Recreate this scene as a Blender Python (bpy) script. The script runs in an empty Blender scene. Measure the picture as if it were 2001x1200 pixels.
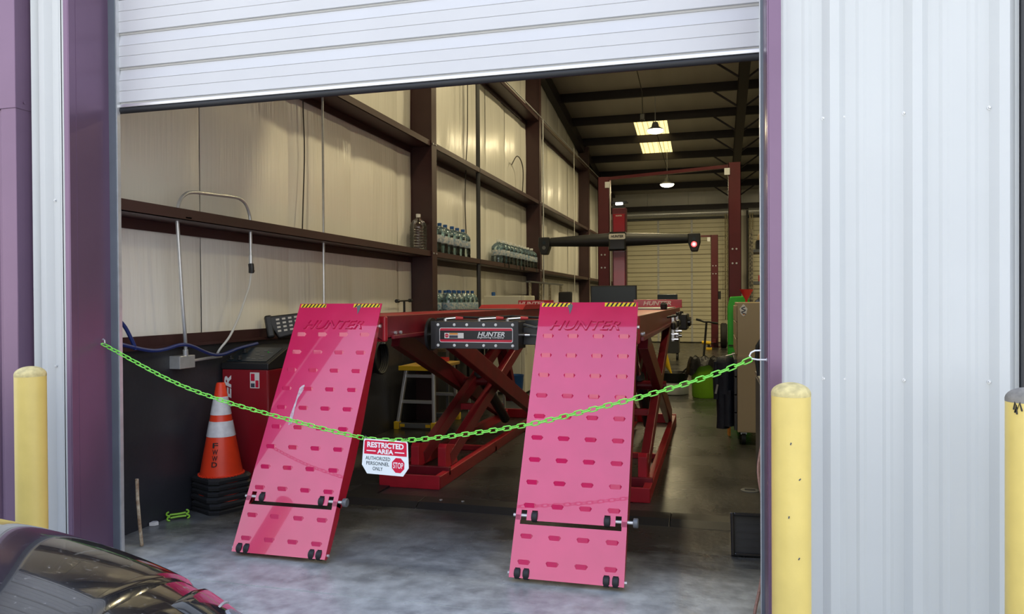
import bpy, math, random
from mathutils import Vector, Matrix, Euler
from math import sin, cos, pi, radians as RD
random.seed(7)
SC = bpy.context.scene
COL = SC.collection
# ------------------------------------------------------------------ camera
cam_d = bpy.data.cameras.new('camera'); cam = bpy.data.objects.new('camera', cam_d); COL.objects.link(cam)
cam_d.sensor_width = 36.0; cam_d.lens = 1480.0 / 2001.0 * 36.0; cam_d.clip_start = 0.05; cam_d.clip_end = 500
yaw, pitch, roll = RD(15.1), RD(-0.5), RD(-0.33)
cam.matrix_world = (Matrix.Translation((0, 0, 1.5)) @ Matrix.Rotation(yaw, 4, 'Z') @
                    Matrix.Rotation(pi / 2 + pitch, 4, 'X') @ Matrix.Rotation(roll, 4, 'Z'))
SC.camera = cam
# ------------------------------------------------------------------ sky, sun, exposure
W = bpy.data.worlds.new('sky'); SC.world = W; W.use_nodes = True
nt = W.node_tree; nt.nodes.clear()
tc = nt.nodes.new('ShaderNodeTexCoord'); sp = nt.nodes.new('ShaderNodeSeparateXYZ'); rp = nt.nodes.new('ShaderNodeValToRGB')
bg = nt.nodes.new('ShaderNodeBackground'); out = nt.nodes.new('ShaderNodeOutputWorld')
rp.color_ramp.elements[0].position = 0.0; rp.color_ramp.elements[0].color = (0.86, 0.84, 0.80, 1)
rp.color_ramp.elements[1].position = 0.85; rp.color_ramp.elements[1].color = (0.46, 0.60, 1.0, 1)
e_ = rp.color_ramp.elements.new(0.45); e_.color = (0.80, 0.84, 0.90, 1)
bg.inputs['Strength'].default_value = 2.35
nt.links.new(tc.outputs['Generated'], sp.inputs[0]); nt.links.new(sp.outputs['Z'], rp.inputs[0])
nt.links.new(rp.outputs[0], bg.inputs[0]); nt.links.new(bg.outputs[0], out.inputs[0])
sun_d = bpy.data.lights.new('sun', 'SUN'); sun = bpy.data.objects.new('sun', sun_d); COL.objects.link(sun)
sun_d.energy = 14.0; sun_d.angle = RD(0.6); sun_d.color = (1.0, 0.94, 0.84)
sun.rotation_euler = Vector((0.25, 1.0, 1.65)).to_track_quat('Z', 'Y').to_euler()
sun.location = (0, 10, 30)
vs = SC.view_settings
vs.view_transform = 'Standard'; vs.look = 'None'; vs.gamma = 1.0; vs.use_curve_mapping = False; vs.exposure = 0.0

# ------------------------------------------------------------------ materials
MATS = {}
def mat(name, col, rough=0.5, metal=0.0, coat=0.0, var=0.0, vscale=8.0, bump=0.0, bscale=40.0, stretch=(1, 1, 1), trans=0.0,
        emit=None, estr=0.0, alpha=1.0, col2=None, spec=0.5, ior=None, coat_rough=0.05, rvar=0.0, dirt=0.0):
    if name in MATS: return MATS[name]
    m = bpy.data.materials.new(name); m.use_nodes = True; N = m.node_tree; b = N.nodes['Principled BSDF']
    c4 = (*col, 1)
    b.inputs['Base Color'].default_value = c4; b.inputs['Roughness'].default_value = rough; b.inputs['Metallic'].default_value = metal
    b.inputs['Coat Weight'].default_value = coat; b.inputs['Coat Roughness'].default_value = coat_rough
    b.inputs['Transmission Weight'].default_value = trans; b.inputs['Specular IOR Level'].default_value = spec
    if ior: b.inputs['IOR'].default_value = ior
    if alpha < 1: b.inputs['Alpha'].default_value = alpha
    if emit: b.inputs['Emission Color'].default_value = (*emit, 1); b.inputs['Emission Strength'].default_value = estr
    if var or bump or rvar:
        t = N.nodes.new('ShaderNodeTexCoord'); mp = N.nodes.new('ShaderNodeMapping'); mp.inputs['Scale'].default_value = stretch
        N.links.new(t.outputs['Object'], mp.inputs[0])
    if var:
        n = N.nodes.new('ShaderNodeTexNoise'); n.inputs['Scale'].default_value = vscale; n.inputs['Detail'].default_value = 6
        N.links.new(mp.outputs[0], n.inputs[0])
        r = N.nodes.new('ShaderNodeValToRGB'); r.color_ramp.elements[0].position = .3; r.color_ramp.elements[1].position = .7
        k = 1 - var
        r.color_ramp.elements[0].color = (*(col2 or [c * k for c in col]), 1); r.color_ramp.elements[1].color = c4
        N.links.new(n.outputs['Fac'], r.inputs[0]); N.links.new(r.outputs[0], b.inputs['Base Color'])
        if rvar:
            q = N.nodes.new('ShaderNodeMapRange'); q.inputs[3].default_value = rough - rvar; q.inputs[4].default_value = rough + rvar
            N.links.new(n.outputs['Fac'], q.inputs[0]); N.links.new(q.outputs[0], b.inputs['Roughness'])
    if bump:
        n2 = N.nodes.new('ShaderNodeTexNoise'); n2.inputs['Scale'].default_value = bscale; n2.inputs['Detail'].default_value = 4
        N.links.new(mp.outputs[0], n2.inputs[0])
        bp = N.nodes.new('ShaderNodeBump'); bp.inputs['Strength'].default_value = bump; bp.inputs['Distance'].default_value = .02
        N.links.new(n2.outputs['Fac'], bp.inputs['Height']); N.links.new(bp.outputs[0], b.inputs['Normal'])
    MATS[name] = m
    return m
mat('siding_white', (.555, .575, .565), .32, var=.05, vscale=1.5)
mat('door_white', (.55, .56, .575), .38, var=.05, vscale=2)
mat('door_groove', (.42, .42, .40), .6)
mat('purple', (.19, .120, .195), .30, metal=.5, var=.08, vscale=3)
mat('steel_grey', (.16, .19, .22), .45, metal=.3, var=.15, vscale=5)
mat('galv', (.66, .68, .69), .32, metal=.55, var=.15, vscale=20)
mat('alu', (.66, .67, .68), .35, metal=.8)
mat('rubber', (.014, .015, .017), .6)
mat('black_plastic', (.016, .017, .02), .42, var=.2, vscale=15)
mat('black_gloss', (.012, .013, .016), .18, coat=.5)
mat('black_paint', (.035, .037, .042), .38)
mat('wainscot', (.032, .034, .043), .42, var=.35, vscale=2.2, bump=.06, bscale=30)
mat('brown_steel', (.052, .020, .022), .42, var=.2, vscale=4)
mat('dark_steel', (.020, .014, .018), .5, var=.2, vscale=4)
mat('vinyl', (.88, .87, .82), .24, var=.06, vscale=1.2, bump=.30, bscale=10, stretch=(1, 2.2, .12))
mat('roof_vinyl', (.52, .49, .42), .42, var=.12, vscale=1.2, bump=.2, bscale=5, stretch=(2.2, .2, 1))
mat('lift_red', (.66, .016, .115), .22, coat=1.0, coat_rough=.03, var=.12, vscale=5, col2=(.60, .013, .100))
mat('lift_side', (.42, .010, .028), .3, coat=.4)
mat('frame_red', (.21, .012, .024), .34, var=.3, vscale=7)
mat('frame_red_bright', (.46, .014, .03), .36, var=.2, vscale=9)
mat('post_red', (.105, .011, .018), .35, var=.15, vscale=5)
mat('cabinet_red', (.30, .012, .022), .25, coat=.4, var=.1, vscale=3)
mat('white_print', (.82, .84, .86), .5)
mat('silver_print', (.62, .60, .56), .4)
mat('scuff', (.72, .66, .70), .5, var=.5, vscale=40, col2=(.5, .25, .32))
mat('tape_yellow', (.85, .66, .02), .45)
mat('tape_black', (.015, .015, .016), .5)
mat('bollard_yellow', (.78, .60, .17), .42, var=.12, vscale=7, bump=.06, bscale=30)
mat('bollard_cap', (.74, .62, .28), .7, var=.35, vscale=35, bump=.2, bscale=50)
mat('bollard_cap_grey', (.30, .28, .24), .8, var=.4, vscale=30, bump=.2, bscale=50)
mat('chain_green', (.20, .72, .08), .35, coat=.3)
mat('lime', (.28, .62, .03), .38, var=.12, vscale=8)
mat('green', (.03, .50, .03), .4)
mat('orange', (.85, .05, .012), .42, var=.1, vscale=9)
mat('reflective', (.80, .80, .82), .35, var=.2, vscale=25)
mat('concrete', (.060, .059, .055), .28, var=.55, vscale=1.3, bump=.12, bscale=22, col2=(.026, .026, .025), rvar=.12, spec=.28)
mat('apron', (.44, .44, .43), .7, var=.3, vscale=2.5, bump=.12, bscale=50)
mat('ground', (.42, .41, .38), .85, var=.3, vscale=.8)
mat('sign_white', (.80, .86, .86), .4)
mat('sign_red', (.62, .012, .05), .4)
mat('sign_ink', (.03, .05, .06), .5)
mat('hose_white', (.62, .62, .58), .45)
mat('hose_blue', (.012, .03, .16), .4)
mat('cord_brown', (.36, .20, .15), .6, var=.35, vscale=60, stretch=(1, 1, 3))
mat('cable', (.05, .045, .04), .6)
def shell(name, tint, gl):
    m = bpy.data.materials.new(name); m.use_nodes = True; N = m.node_tree; N.nodes.clear()
    o_ = N.nodes.new('ShaderNodeOutputMaterial'); tr_ = N.nodes.new('ShaderNodeBsdfTransparent'); tr_.inputs[0].default_value = (*tint, 1)
    gl_ = N.nodes.new('ShaderNodeBsdfGlossy'); gl_.inputs['Roughness'].default_value = .12; gl_.inputs[0].default_value = (*gl, 1)
    lw = N.nodes.new('ShaderNodeFresnel'); lw.inputs[0].default_value = 1.75
    mx = N.nodes.new('ShaderNodeMixShader'); N.links.new(lw.outputs[0], mx.inputs[0]); N.links.new(tr_.outputs[0], mx.inputs[1]); N.links.new(gl_.outputs[0], mx.inputs[2]); N.links.new(mx.outputs[0], o_.inputs[0])
    MATS[name] = m
shell('bottle', (.84, .94, .97), (.9, .97, 1.0)); shell('bottle_clear', (.92, .93, .92), (1, 1, 1))
mat('cap_blue', (.02, .10, .34), .4)
mat('label_white', (.62, .62, .60), .5, var=.4, vscale=30, col2=(.12, .25, .42))
mat('label_blue', (.10, .26, .42), .5, var=.6, vscale=35, col2=(.65, .67, .66))
mat('fridge', (.66, .65, .57), .35)
mat('screen', (.012, .022, .034), .3)
mat('navy', (.018, .024, .045), .6, var=.3, vscale=9, bump=.5, bscale=14)
mat('tan', (.42, .33, .20), .45, var=.06, vscale=3)
mat('wood_top', (.55, .36, .08), .5)
mat('yellow', (.80, .52, .02), .45)
mat('red_plastic', (.55, .02, .03), .4)
mat('bag', (.008, .008, .011), .35, bump=.6, bscale=12)
mat('grey_plastic', (.36, .37, .37), .5)
mat('rust', (.20, .11, .055), .8, var=.6, vscale=30, col2=(.55, .48, .36))
mat('shard', (.75, .75, .74), .6)
mat('orange_print', (.75, .30, .05), .5)
mat('lens_red', (.9, .03, .03), .3, emit=(1, .05, .05), estr=6)
mat('lens_core', (1, .8, .8), .3, emit=(1, .8, .75), estr=14)
mat('lamp_glow', (1, .95, .8), .3, emit=(1.0, .90, .62), estr=9)
mat('beacon', (1, 1, 1), .3, emit=(1, 1, .95), estr=5)
mat('back_door', (.74, .70, .52), .42, var=.06, vscale=2)
mat('back_groove', (.16, .13, .085), .6)
mat('chain_metal', (.50, .44, .30), .35, metal=.6, var=.7, vscale=30)
mat('grey_steel', (.14, .15, .16), .4, metal=.2)
mat('chrome', (.75, .76, .78), .1, metal=1.0)
mat('glass_dark', (.02, .025, .03), .05, coat=1.0)
mat('lamp_lens', (.75, .78, .82), .05, trans=.8, ior=1.3)
mat('tire', (.018, .018, .018), .8)
mat('sticker_white', (.78, .78, .76), .5)
mat('sticker_ink', (.05, .06, .09), .5)
mat('inner_wall', (.42, .40, .35), .6)
# concrete: pale at the threshold, dark inside; daylight falloff painted as a ragged colour blend
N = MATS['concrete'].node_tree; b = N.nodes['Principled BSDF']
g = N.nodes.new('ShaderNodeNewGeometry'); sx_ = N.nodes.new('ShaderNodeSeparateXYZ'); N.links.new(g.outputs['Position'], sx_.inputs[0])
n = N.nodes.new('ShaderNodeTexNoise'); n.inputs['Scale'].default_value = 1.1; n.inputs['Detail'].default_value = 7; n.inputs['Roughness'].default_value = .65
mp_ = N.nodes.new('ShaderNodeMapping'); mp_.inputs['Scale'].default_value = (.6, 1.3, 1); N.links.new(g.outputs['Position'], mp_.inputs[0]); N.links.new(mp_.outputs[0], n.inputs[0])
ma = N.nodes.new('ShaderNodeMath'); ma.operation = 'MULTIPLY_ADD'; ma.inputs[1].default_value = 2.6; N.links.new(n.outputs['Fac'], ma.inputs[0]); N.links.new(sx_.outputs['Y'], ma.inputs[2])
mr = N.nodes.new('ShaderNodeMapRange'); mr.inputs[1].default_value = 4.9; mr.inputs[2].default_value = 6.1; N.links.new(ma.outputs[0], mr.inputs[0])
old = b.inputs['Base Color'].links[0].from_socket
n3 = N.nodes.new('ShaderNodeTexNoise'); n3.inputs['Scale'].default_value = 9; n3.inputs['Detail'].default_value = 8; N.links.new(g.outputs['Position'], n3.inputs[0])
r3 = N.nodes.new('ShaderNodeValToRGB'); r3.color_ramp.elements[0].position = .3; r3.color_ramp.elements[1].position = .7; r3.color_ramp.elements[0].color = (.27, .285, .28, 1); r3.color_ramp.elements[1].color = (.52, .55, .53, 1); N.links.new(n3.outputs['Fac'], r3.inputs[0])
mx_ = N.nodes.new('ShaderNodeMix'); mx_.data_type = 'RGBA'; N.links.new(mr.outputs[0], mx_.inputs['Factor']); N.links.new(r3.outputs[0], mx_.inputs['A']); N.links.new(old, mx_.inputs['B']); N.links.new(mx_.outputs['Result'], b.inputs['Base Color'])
MATS['lift_red'].node_tree.nodes['Principled BSDF'].inputs['Coat IOR'].default_value = 1.58
# car paint with fine dust speckles
m = mat('car_paint', (.010, .011, .014), .14, coat=1.0, coat_rough=.02, var=.2, vscale=240, col2=(.012, .013, .016))
N = m.node_tree; b = N.nodes['Principled BSDF']
n = N.nodes.new('ShaderNodeTexNoise'); n.inputs['Scale'].default_value = 90; n.inputs['Detail'].default_value = 3
r = N.nodes.new('ShaderNodeValToRGB'); r.color_ramp.elements[0].position = .62; r.color_ramp.elements[1].position = .78
r.color_ramp.elements[0].color = (.010, .011, .014, 1); r.color_ramp.elements[1].color = (.16, .15, .14, 1)
t = N.nodes.new('ShaderNodeTexCoord'); N.links.new(t.outputs['Object'], n.inputs[0]); N.links.new(n.outputs['Fac'], r.inputs[0]); N.links.new(r.outputs[0], b.inputs['Base Color'])
# translucent skylight sheet
m = bpy.data.materials.new('skylight_sheet'); m.use_nodes = True; N = m.node_tree; N.nodes.clear()
o_ = N.nodes.new('ShaderNodeOutputMaterial'); tl = N.nodes.new('ShaderNodeBsdfTranslucent'); tl.inputs[0].default_value = (.42, .32, .12, 1)
df = N.nodes.new('ShaderNodeBsdfDiffuse'); df.inputs[0].default_value = (.6, .5, .3, 1); mx = N.nodes.new('ShaderNodeMixShader'); mx.inputs[0].default_value = .12
N.links.new(tl.outputs[0], mx.inputs[1]); N.links.new(df.outputs[0], mx.inputs[2]); N.links.new(mx.outputs[0], o_.inputs[0]); MATS['skylight_sheet'] = m

# ------------------------------------------------------------------ mesh helpers
class MB:
    def __init__(s): s.v = []; s.f = []; s.m = []; s.cm = 0
    def add(s, vs, fs):
        o = len(s.v); s.v += [tuple(p) for p in vs]; s.f += [tuple(i + o for i in f) for f in fs]; s.m += [s.cm] * len(fs); return s
    def box(s, x0, x1, y0, y1, z0, z1):
        return s.add([(x0, y0, z0), (x1, y0, z0), (x1, y1, z0), (x0, y1, z0), (x0, y0, z1), (x1, y0, z1), (x1, y1, z1), (x0, y1, z1)],
                     [(0, 3, 2, 1), (4, 5, 6, 7), (0, 1, 5, 4), (1, 2, 6, 5), (2, 3, 7, 6), (3, 0, 4, 7)])
    def obox(s, c, size, rot=(0, 0, 0)):
        M = Matrix.Translation(c) @ Euler(rot).to_matrix().to_4x4(); a, b, d = [q / 2 for q in size]
        P = [M @ Vector(p) for p in [(-a, -b, -d), (a, -b, -d), (a, b, -d), (-a, b, -d), (-a, -b, d), (a, -b, d), (a, b, d), (-a, b, d)]]
        return s.add(P, [(0, 3, 2, 1), (4, 5, 6, 7), (0, 1, 5, 4), (1, 2, 6, 5), (2, 3, 7, 6), (3, 0, 4, 7)])
    def bar(s, p, q, w, h, up=(0, 0, 1)):
        p, q = Vector(p), Vector(q); d = (q - p).normalized(); side = d.cross(Vector(up))
        if side.length < 1e-4: side = d.cross(Vector((0, 1, 0)))
        side.normalize(); u = side.cross(d); P = []
        for e in (p, q):
            for a, b in ((-1, -1), (1, -1), (1, 1), (-1, 1)): P.append(e + side * (a * w / 2) + u * (b * h / 2))
        return s.add(P, [(3, 2, 1, 0), (4, 5, 6, 7), (0, 1, 5, 4), (1, 2, 6, 5), (2, 3, 7, 6), (3, 0, 4, 7)])
    def cyl(s, p, q, r, r2=None, n=16, caps=True):
        p, q = Vector(p), Vector(q); r2 = r if r2 is None else r2; d = (q - p).normalized()
        a = d.orthogonal().normalized(); b = d.cross(a); P = []
        for i in range(n):
            t = 2 * pi * i / n; k = a * cos(t) + b * sin(t); P += [p + k * r, q + k * r2]
        F = [(2 * i, 2 * ((i + 1) % n), 2 * ((i + 1) % n) + 1, 2 * i + 1) for i in range(n)]
        if caps: F += [tuple(2 * i for i in reversed(range(n))), tuple(2 * i + 1 for i in range(n))]
        return s.add(P, F)
    def tube(s, pts, r, n=10, closed=False):
        pts = [Vector(p) for p in pts]; L = len(pts); P = []; prev = None
        for i, p in enumerate(pts):
            if closed: d = pts[(i + 1) % L] - pts[i - 1]
            else: d = pts[min(i + 1, L - 1)] - pts[max(i - 1, 0)]
            d.normalize()
            a = d.orthogonal().normalized() if prev is None else (prev - d * prev.dot(d)).normalized()
            prev = a; b = d.cross(a)
            P += [p + (a * cos(2 * pi * k / n) + b * sin(2 * pi * k / n)) * r for k in range(n)]
        F = []
        for i in range(L if closed else L - 1):
            j = (i + 1) % L
            F += [(i * n + k, i * n + (k + 1) % n, j * n + (k + 1) % n, j * n + k) for k in range(n)]
        if not closed: F += [tuple(reversed(range(n))), tuple((L - 1) * n + k for k in range(n))]
        return s.add(P, F)
    def lathe(s, prof, c=(0, 0, 0), n=24, axis='z'):
        P = []; F = []; c = Vector(c)
        for r, z in prof:
            for k in range(n):
                t = 2 * pi * k / n; q = (r * cos(t), r * sin(t), z)
                if axis == 'x': q = (z, r * cos(t), r * sin(t))
                if axis == 'y': q = (r * cos(t), -z, r * sin(t))
                P.append(c + Vector(q))
        for i in range(len(prof) - 1):
            F += [(i * n + k, i * n + (k + 1) % n, (i + 1) * n + (k + 1) % n, (i + 1) * n + k) for k in range(n)]
        F += [tuple(reversed(range(n))), tuple((len(prof) - 1) * n + k for k in range(n))]
        return s.add(P, F)
    def prism(s, poly, axis, a, b):          # polygon in the two remaining axes, extruded along axis from a to b
        n = len(poly)
        def pt(p, h): return {'x': (h, p[0], p[1]), 'y': (p[0], h, p[1]), 'z': (p[0], p[1], h)}[axis]
        P = [pt(p, a) for p in poly] + [pt(p, b) for p in poly]
        return s.add(P, [tuple(reversed(range(n))), tuple(range(n, 2 * n))] + [(i, (i + 1) % n, n + (i + 1) % n, n + i) for i in range(n)])
    def grid(s, fn, nu, nv):
        P = [fn(i / nu, j / nv) for i in range(nu + 1) for j in range(nv + 1)]; w = nv + 1
        return s.add(P, [(i * w + j, (i + 1) * w + j, (i + 1) * w + j + 1, i * w + j + 1) for i in range(nu) for j in range(nv)])
    def mesh(s, name, mats, smooth=35, off=None):
        import bmesh
        me = bpy.data.meshes.new(name); o = off or (0, 0, 0)
        me.from_pydata([(a - o[0], b - o[1], c - o[2]) for a, b, c in s.v], [], s.f)
        bm = bmesh.new(); bm.from_mesh(me); bmesh.ops.recalc_face_normals(bm, faces=bm.faces); bm.to_mesh(me); bm.free()
        for q in (mats if isinstance(mats, (list, tuple)) else [mats]): me.materials.append(MATS[q])
        me.polygons.foreach_set('material_index', s.m)
        if smooth:
            me.polygons.foreach_set('use_smooth', [True] * len(me.polygons)); me.set_sharp_from_angle(angle=RD(smooth))
        me.update(); return me
def root_of(o):
    while o.parent: o = o.parent
    return o
def build(mb, name, mats, parent=None, local=False, smooth=35, bevel=0, loc=None, rot=None):
    off = None
    if parent is not None and not local: off = tuple(root_of(parent).location)
    me = mb.mesh(name, mats, smooth, off) if isinstance(mb, MB) else mb
    o = bpy.data.objects.new(name, me); COL.objects.link(o)
    if parent is not None: o.parent = parent
    if loc: o.location = loc
    if rot: o.rotation_euler = rot
    if bevel:
        k = o.modifiers.new('bevel', 'BEVEL'); k.width = bevel; k.segments = 2; k.limit_method = 'ANGLE'; k.angle_limit = RD(40)
    return o
def thing(name, label, cat, loc=(0, 0, 0), rz=0, group=None):
    o = bpy.data.objects.new(name, None); COL.objects.link(o); o.location = loc; o.rotation_euler = (0, 0, rz); o.empty_display_size = .1
    o['label'] = label; o['category'] = cat
    if group: o['group'] = group
    return o
def tag(o, label, cat, group=None):
    o['label'] = label; o['category'] = cat
    if group: o['group'] = group
    return o
def struct(o): o['kind'] = 'structure'; return o
def setting(name, loc=(0, 0, 0)):
    o = bpy.data.objects.new(name, None); COL.objects.link(o); o.location = loc; o['kind'] = 'structure'; return o
def dup(root, loc, rz=None, label=None):
    r = root.copy(); COL.objects.link(r); r.location = loc
    if rz is not None: r.rotation_euler = (0, 0, rz)
    if label: r['label'] = label
    for ch in list(root.children):
        c = ch.copy(); COL.objects.link(c); c.parent = r
        for g in list(ch.children):
            d = g.copy(); COL.objects.link(d); d.parent = c
    return r
def link_copies(me, name, parent, places):
    for loc, rot in places:
        o = bpy.data.objects.new(name, me); COL.objects.link(o); o.parent = parent; o.location = loc; o.rotation_euler = rot
def text_mesh(txt, w, h, depth, material, shear=0.0, bold=0.0, bevel=0.0, sx=1.0):
    cu = bpy.data.curves.new('lettering', 'FONT'); cu.body = txt; cu.size = 1; cu.extrude = 0.0 if bevel else .5; cu.bevel_depth = bevel; cu.bevel_resolution = 0; cu.shear = shear; cu.offset = bold
    cu.align_x = 'CENTER'; cu.resolution_u = 3; cu.space_character = sx
    ob = bpy.data.objects.new('tmp', cu); COL.objects.link(ob)
    dg = bpy.context.evaluated_depsgraph_get(); me = bpy.data.meshes.new_from_object(ob.evaluated_get(dg))
    bpy.data.objects.remove(ob); bpy.data.curves.remove(cu)
    xs = [v.co.x for v in me.vertices]; ys = [v.co.y for v in me.vertices]
    x0, x1, y0, y1 = min(xs), max(xs), min(ys), max(ys)
    zm = max(abs(v.co.z) for v in me.vertices) * 2
    for v in me.vertices:
        v.co.x = (v.co.x - (x0 + x1) / 2) / (x1 - x0) * w; v.co.y = (v.co.y - (y0 + y1) / 2) / (y1 - y0) * h; v.co.z = v.co.z / zm * depth
    me.materials.clear(); me.materials.append(MATS[material]); me.name = 'lettering'
    return me
FRONT = (pi / 2, 0, 0)      # text turned to face -Y
def text(txt, w, h, depth, material, parent, loc, rot=FRONT, name='lettering', **k):
    return build(text_mesh(txt, w, h, depth, material, **k), name, None, parent, loc=loc, rot=rot)

# ================================================================== SETTING
FY = 3.41      # outer face of the front wall
XL, XR = -3.41, .21   # door opening
deck = lambda y: 6.65 - .132 * (y - 16.2)
WALLX = -3.72; BACKY = 27.0; RX = 9.0
# floors
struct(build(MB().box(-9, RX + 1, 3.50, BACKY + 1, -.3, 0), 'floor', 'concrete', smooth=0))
struct(build(MB().box(-40, 40, -60, 3.62, -.3, -.004), 'ground', 'ground', smooth=0))
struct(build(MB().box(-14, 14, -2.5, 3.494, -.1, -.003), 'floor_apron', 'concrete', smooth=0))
# ---- front wall: ribbed sheets
wf = setting('wall_front')
def siding(x0, x1, ribs, z0, z1, y=FY):
    # cross-section in x with trapezoid ribs (proud toward -Y) and small beads between
    xs = [x0]; prof = [(x0, 0)]
    feats = []
    for r_ in ribs:
        feats.append((r_, 'R'))
        feats += [(r_ + .105, 'b'), (r_ + .205, 'b')]
    for c, k in sorted(feats):
        pts = [(c - .045, 0), (c - .018, .03), (c + .018, .03), (c + .045, 0)] if k == 'R' else [(c - .02, 0), (c - .008, .005), (c + .008, .005), (c + .02, 0)]
        for p in pts:
            if x0 < p[0] < x1: prof.append(p)
    prof.append((x1, prof[-1][1] if prof[-1][0] > x1 - .02 else 0))
    poly = [(a, y - d) for a, d in prof]; back = [(a, y - d + .004) for a, d in reversed(prof)]
    return MB().prism(poly + back, 'z', z0, z1)
for x0, x1, ribs in [(.215, 1.155, [.165, .475, .785, 1.095]), (-3.705, -3.415, [-3.69, -3.60])]:
    build(siding(x0, x1, ribs, .05, 8.25), 'siding_panel', 'siding_white', wf, smooth=20)
for k, x0 in enumerate([-3.42 + .914 * i for i in range(4)]):
    build(siding(x0, min(x0 + .914, .215), [x0 + .08 + .305 * i for i in range(3)], 4.32, 8.25), 'siding_panel', 'siding_white', wf, smooth=20)
for i in range(6):
    x0 = 1.16 + .914 * i + 3.7 * 0
    build(siding(x0 + .05, x0 + .964, [x0 + .1 + .305 * i2 for i2 in range(3)], .05 if i > 3 else 4.3, 8.25), 'siding_panel', 'siding_white', wf, smooth=20)
    x0 = -3.9 - .914 * (i + 1)
    build(siding(x0, x0 + .914, [x0 + .1 + .305 * i2 for i2 in range(3)], .05 if i > 3 else 4.3, 8.25), 'siding_panel', 'siding_white', wf, smooth=20)
for cx0, cx1, cz0 in ((-12, -8.2, 0), (-8.2, -4.1, 4.27), (-4.1, XL - .02, 0), (XL - .02, XR + .02, 4.32), (XR + .02, 1.23, 0), (1.23, 4.8, 4.27), (4.8, 12, 0)):
    build(MB().box(cx0, cx1, FY + .02, FY + .3, cz0, 8.25), 'wall_core', 'inner_wall', wf, smooth=0)
sm = MB().cyl((0, 0, 0), (0, -.002, 0), .0085, n=14).cyl((0, -.002, 0), (0, -.008, 0), .0055, .0042, n=6).mesh('screw', 'galv')
link_copies(sm, 'screw', wf, [((x, FY - .001, z), (0, 0, 0)) for z in (2.255, 1.165) for x in (.435, .512, .742, 1.05)] + [((-3.545, FY - .001, 2.07), (0, 0, 0)), ((-3.55, FY - .001, 1.15), (0, 0, 0))])
# purple jamb trim, left and right, head and neighbours
def jamb(name, xf, sgn, xo):
    o = setting(name)
    a, b_ = sorted((xf + sgn * .006, xo))
    build(MB().box(a, b_, FY - .035, FY - .005, 0, 4.35), 'outer_face', 'purple', o, smooth=0, bevel=.002)
    a, b_ = sorted((xf, xf + sgn * .006))
    build(MB().box(a, b_, FY - .035, FY + .26, 0, 4.35), 'return_face', 'purple', o, smooth=0, bevel=.002)
    a, b_ = sorted((xf - sgn * .0015, xf + sgn * .006))
    build(MB().box(a, b_, FY + .012, FY + .020, 0, 4.35), 'fold_line', 'purple', o, smooth=0)
    return o
jamb('trim_1', XL, -1, XL - .036)
jamb('trim_2', XR, 1, XR + .056)
o = setting('trim_3')
build(MB().box(XL - .036, XR + .056, FY - .035, FY + .26, 4.33, 4.40), 'head_trim', 'purple', o, smooth=0)
# neighbouring bay trim on the right
o = setting('trim_4'); build(MB().box(1.158, 1.164, FY - .03, FY + .24, 0, 4.3), 'dark_lip', 'black_paint', o, smooth=0)  # thin black strip along the trim edge
build(MB().box(1.164, 1.23, FY - .035, FY + .02, 0, 4.3), 'outer_face', 'purple', o, smooth=0)
# neighbouring door on the right, closed
o = setting('door_3')
for k in range(7):
    pr = []
    for g in range(3): pr += [(FY + .132, .61 * k + .203 * g), (FY + .132, .61 * k + .203 * g + .012), (FY + .12, .61 * k + .203 * g + .016), (FY + .12, .61 * k + .203 * g + .201)]
    build(MB().prism(pr + [(FY + .18, .61 * k + .609), (FY + .18, .61 * k)], 'x', 1.23, 4.8), 'door_section', 'door_white', o, smooth=0)
o = setting('door_4')
for k in range(7):
    pr = []
    for g in range(3): pr += [(FY + .132, .61 * k + .203 * g), (FY + .132, .61 * k + .203 * g + .012), (FY + .12, .61 * k + .203 * g + .016), (FY + .12, .61 * k + .203 * g + .201)]
    build(MB().prism(pr + [(FY + .18, .61 * k + .609), (FY + .18, .61 * k)], 'x', -8.2, -4.1), 'door_section', 'door_white', o, smooth=0)
# steel angle and door track
for nm, x0, x1, xe in (('trim_5', XL, XL + .045, XL + .045), ('trim_6', XR - .012, XR + .03, XR - .012)):
    o = setting(nm)
    build(MB().box(x0, x1, FY + .245, FY + .251, 0, 4.4), 'steel_angle', 'steel_grey', o, smooth=0)
    build(MB().box(xe - .004, xe + .008, FY + .252, FY + .275, 0, 4.4), 'track', 'galv', o, smooth=0)
# purple downspout beside the left white strip
dn = thing('downspout', 'purple fluted metal downspout fixed to the wall beside the white ribbed strip', 'downspout', (-3.85, 3.35, 0))
pr = [(-4.02, FY)]
for i in range(3): pr += [(-4.02 + i * .107, 3.305), (-3.95 + i * .107, 3.305), (-3.945 + i * .107, 3.317), (-3.918 + i * .107, 3.317)] if i < 2 else [(-3.80, 3.305), (-3.70, 3.305)]
pr += [(-3.70, FY)]
build(MB().prism(pr, 'z', .1, 2.585), 'pipe', 'purple', dn, smooth=0, bevel=.003)
build(MB().prism([(-4.025, FY), (-4.025, 3.300), (-3.696, 3.300), (-3.696, FY)], 'z', 2.57, 7.9), 'upper_pipe', 'purple', dn, smooth=0, bevel=.003)
build(MB().cyl((-3.697, 3.355, 2.61), (-3.690, 3.355, 2.61), .008, n=10), 'rivet', 'purple', dn)
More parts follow.
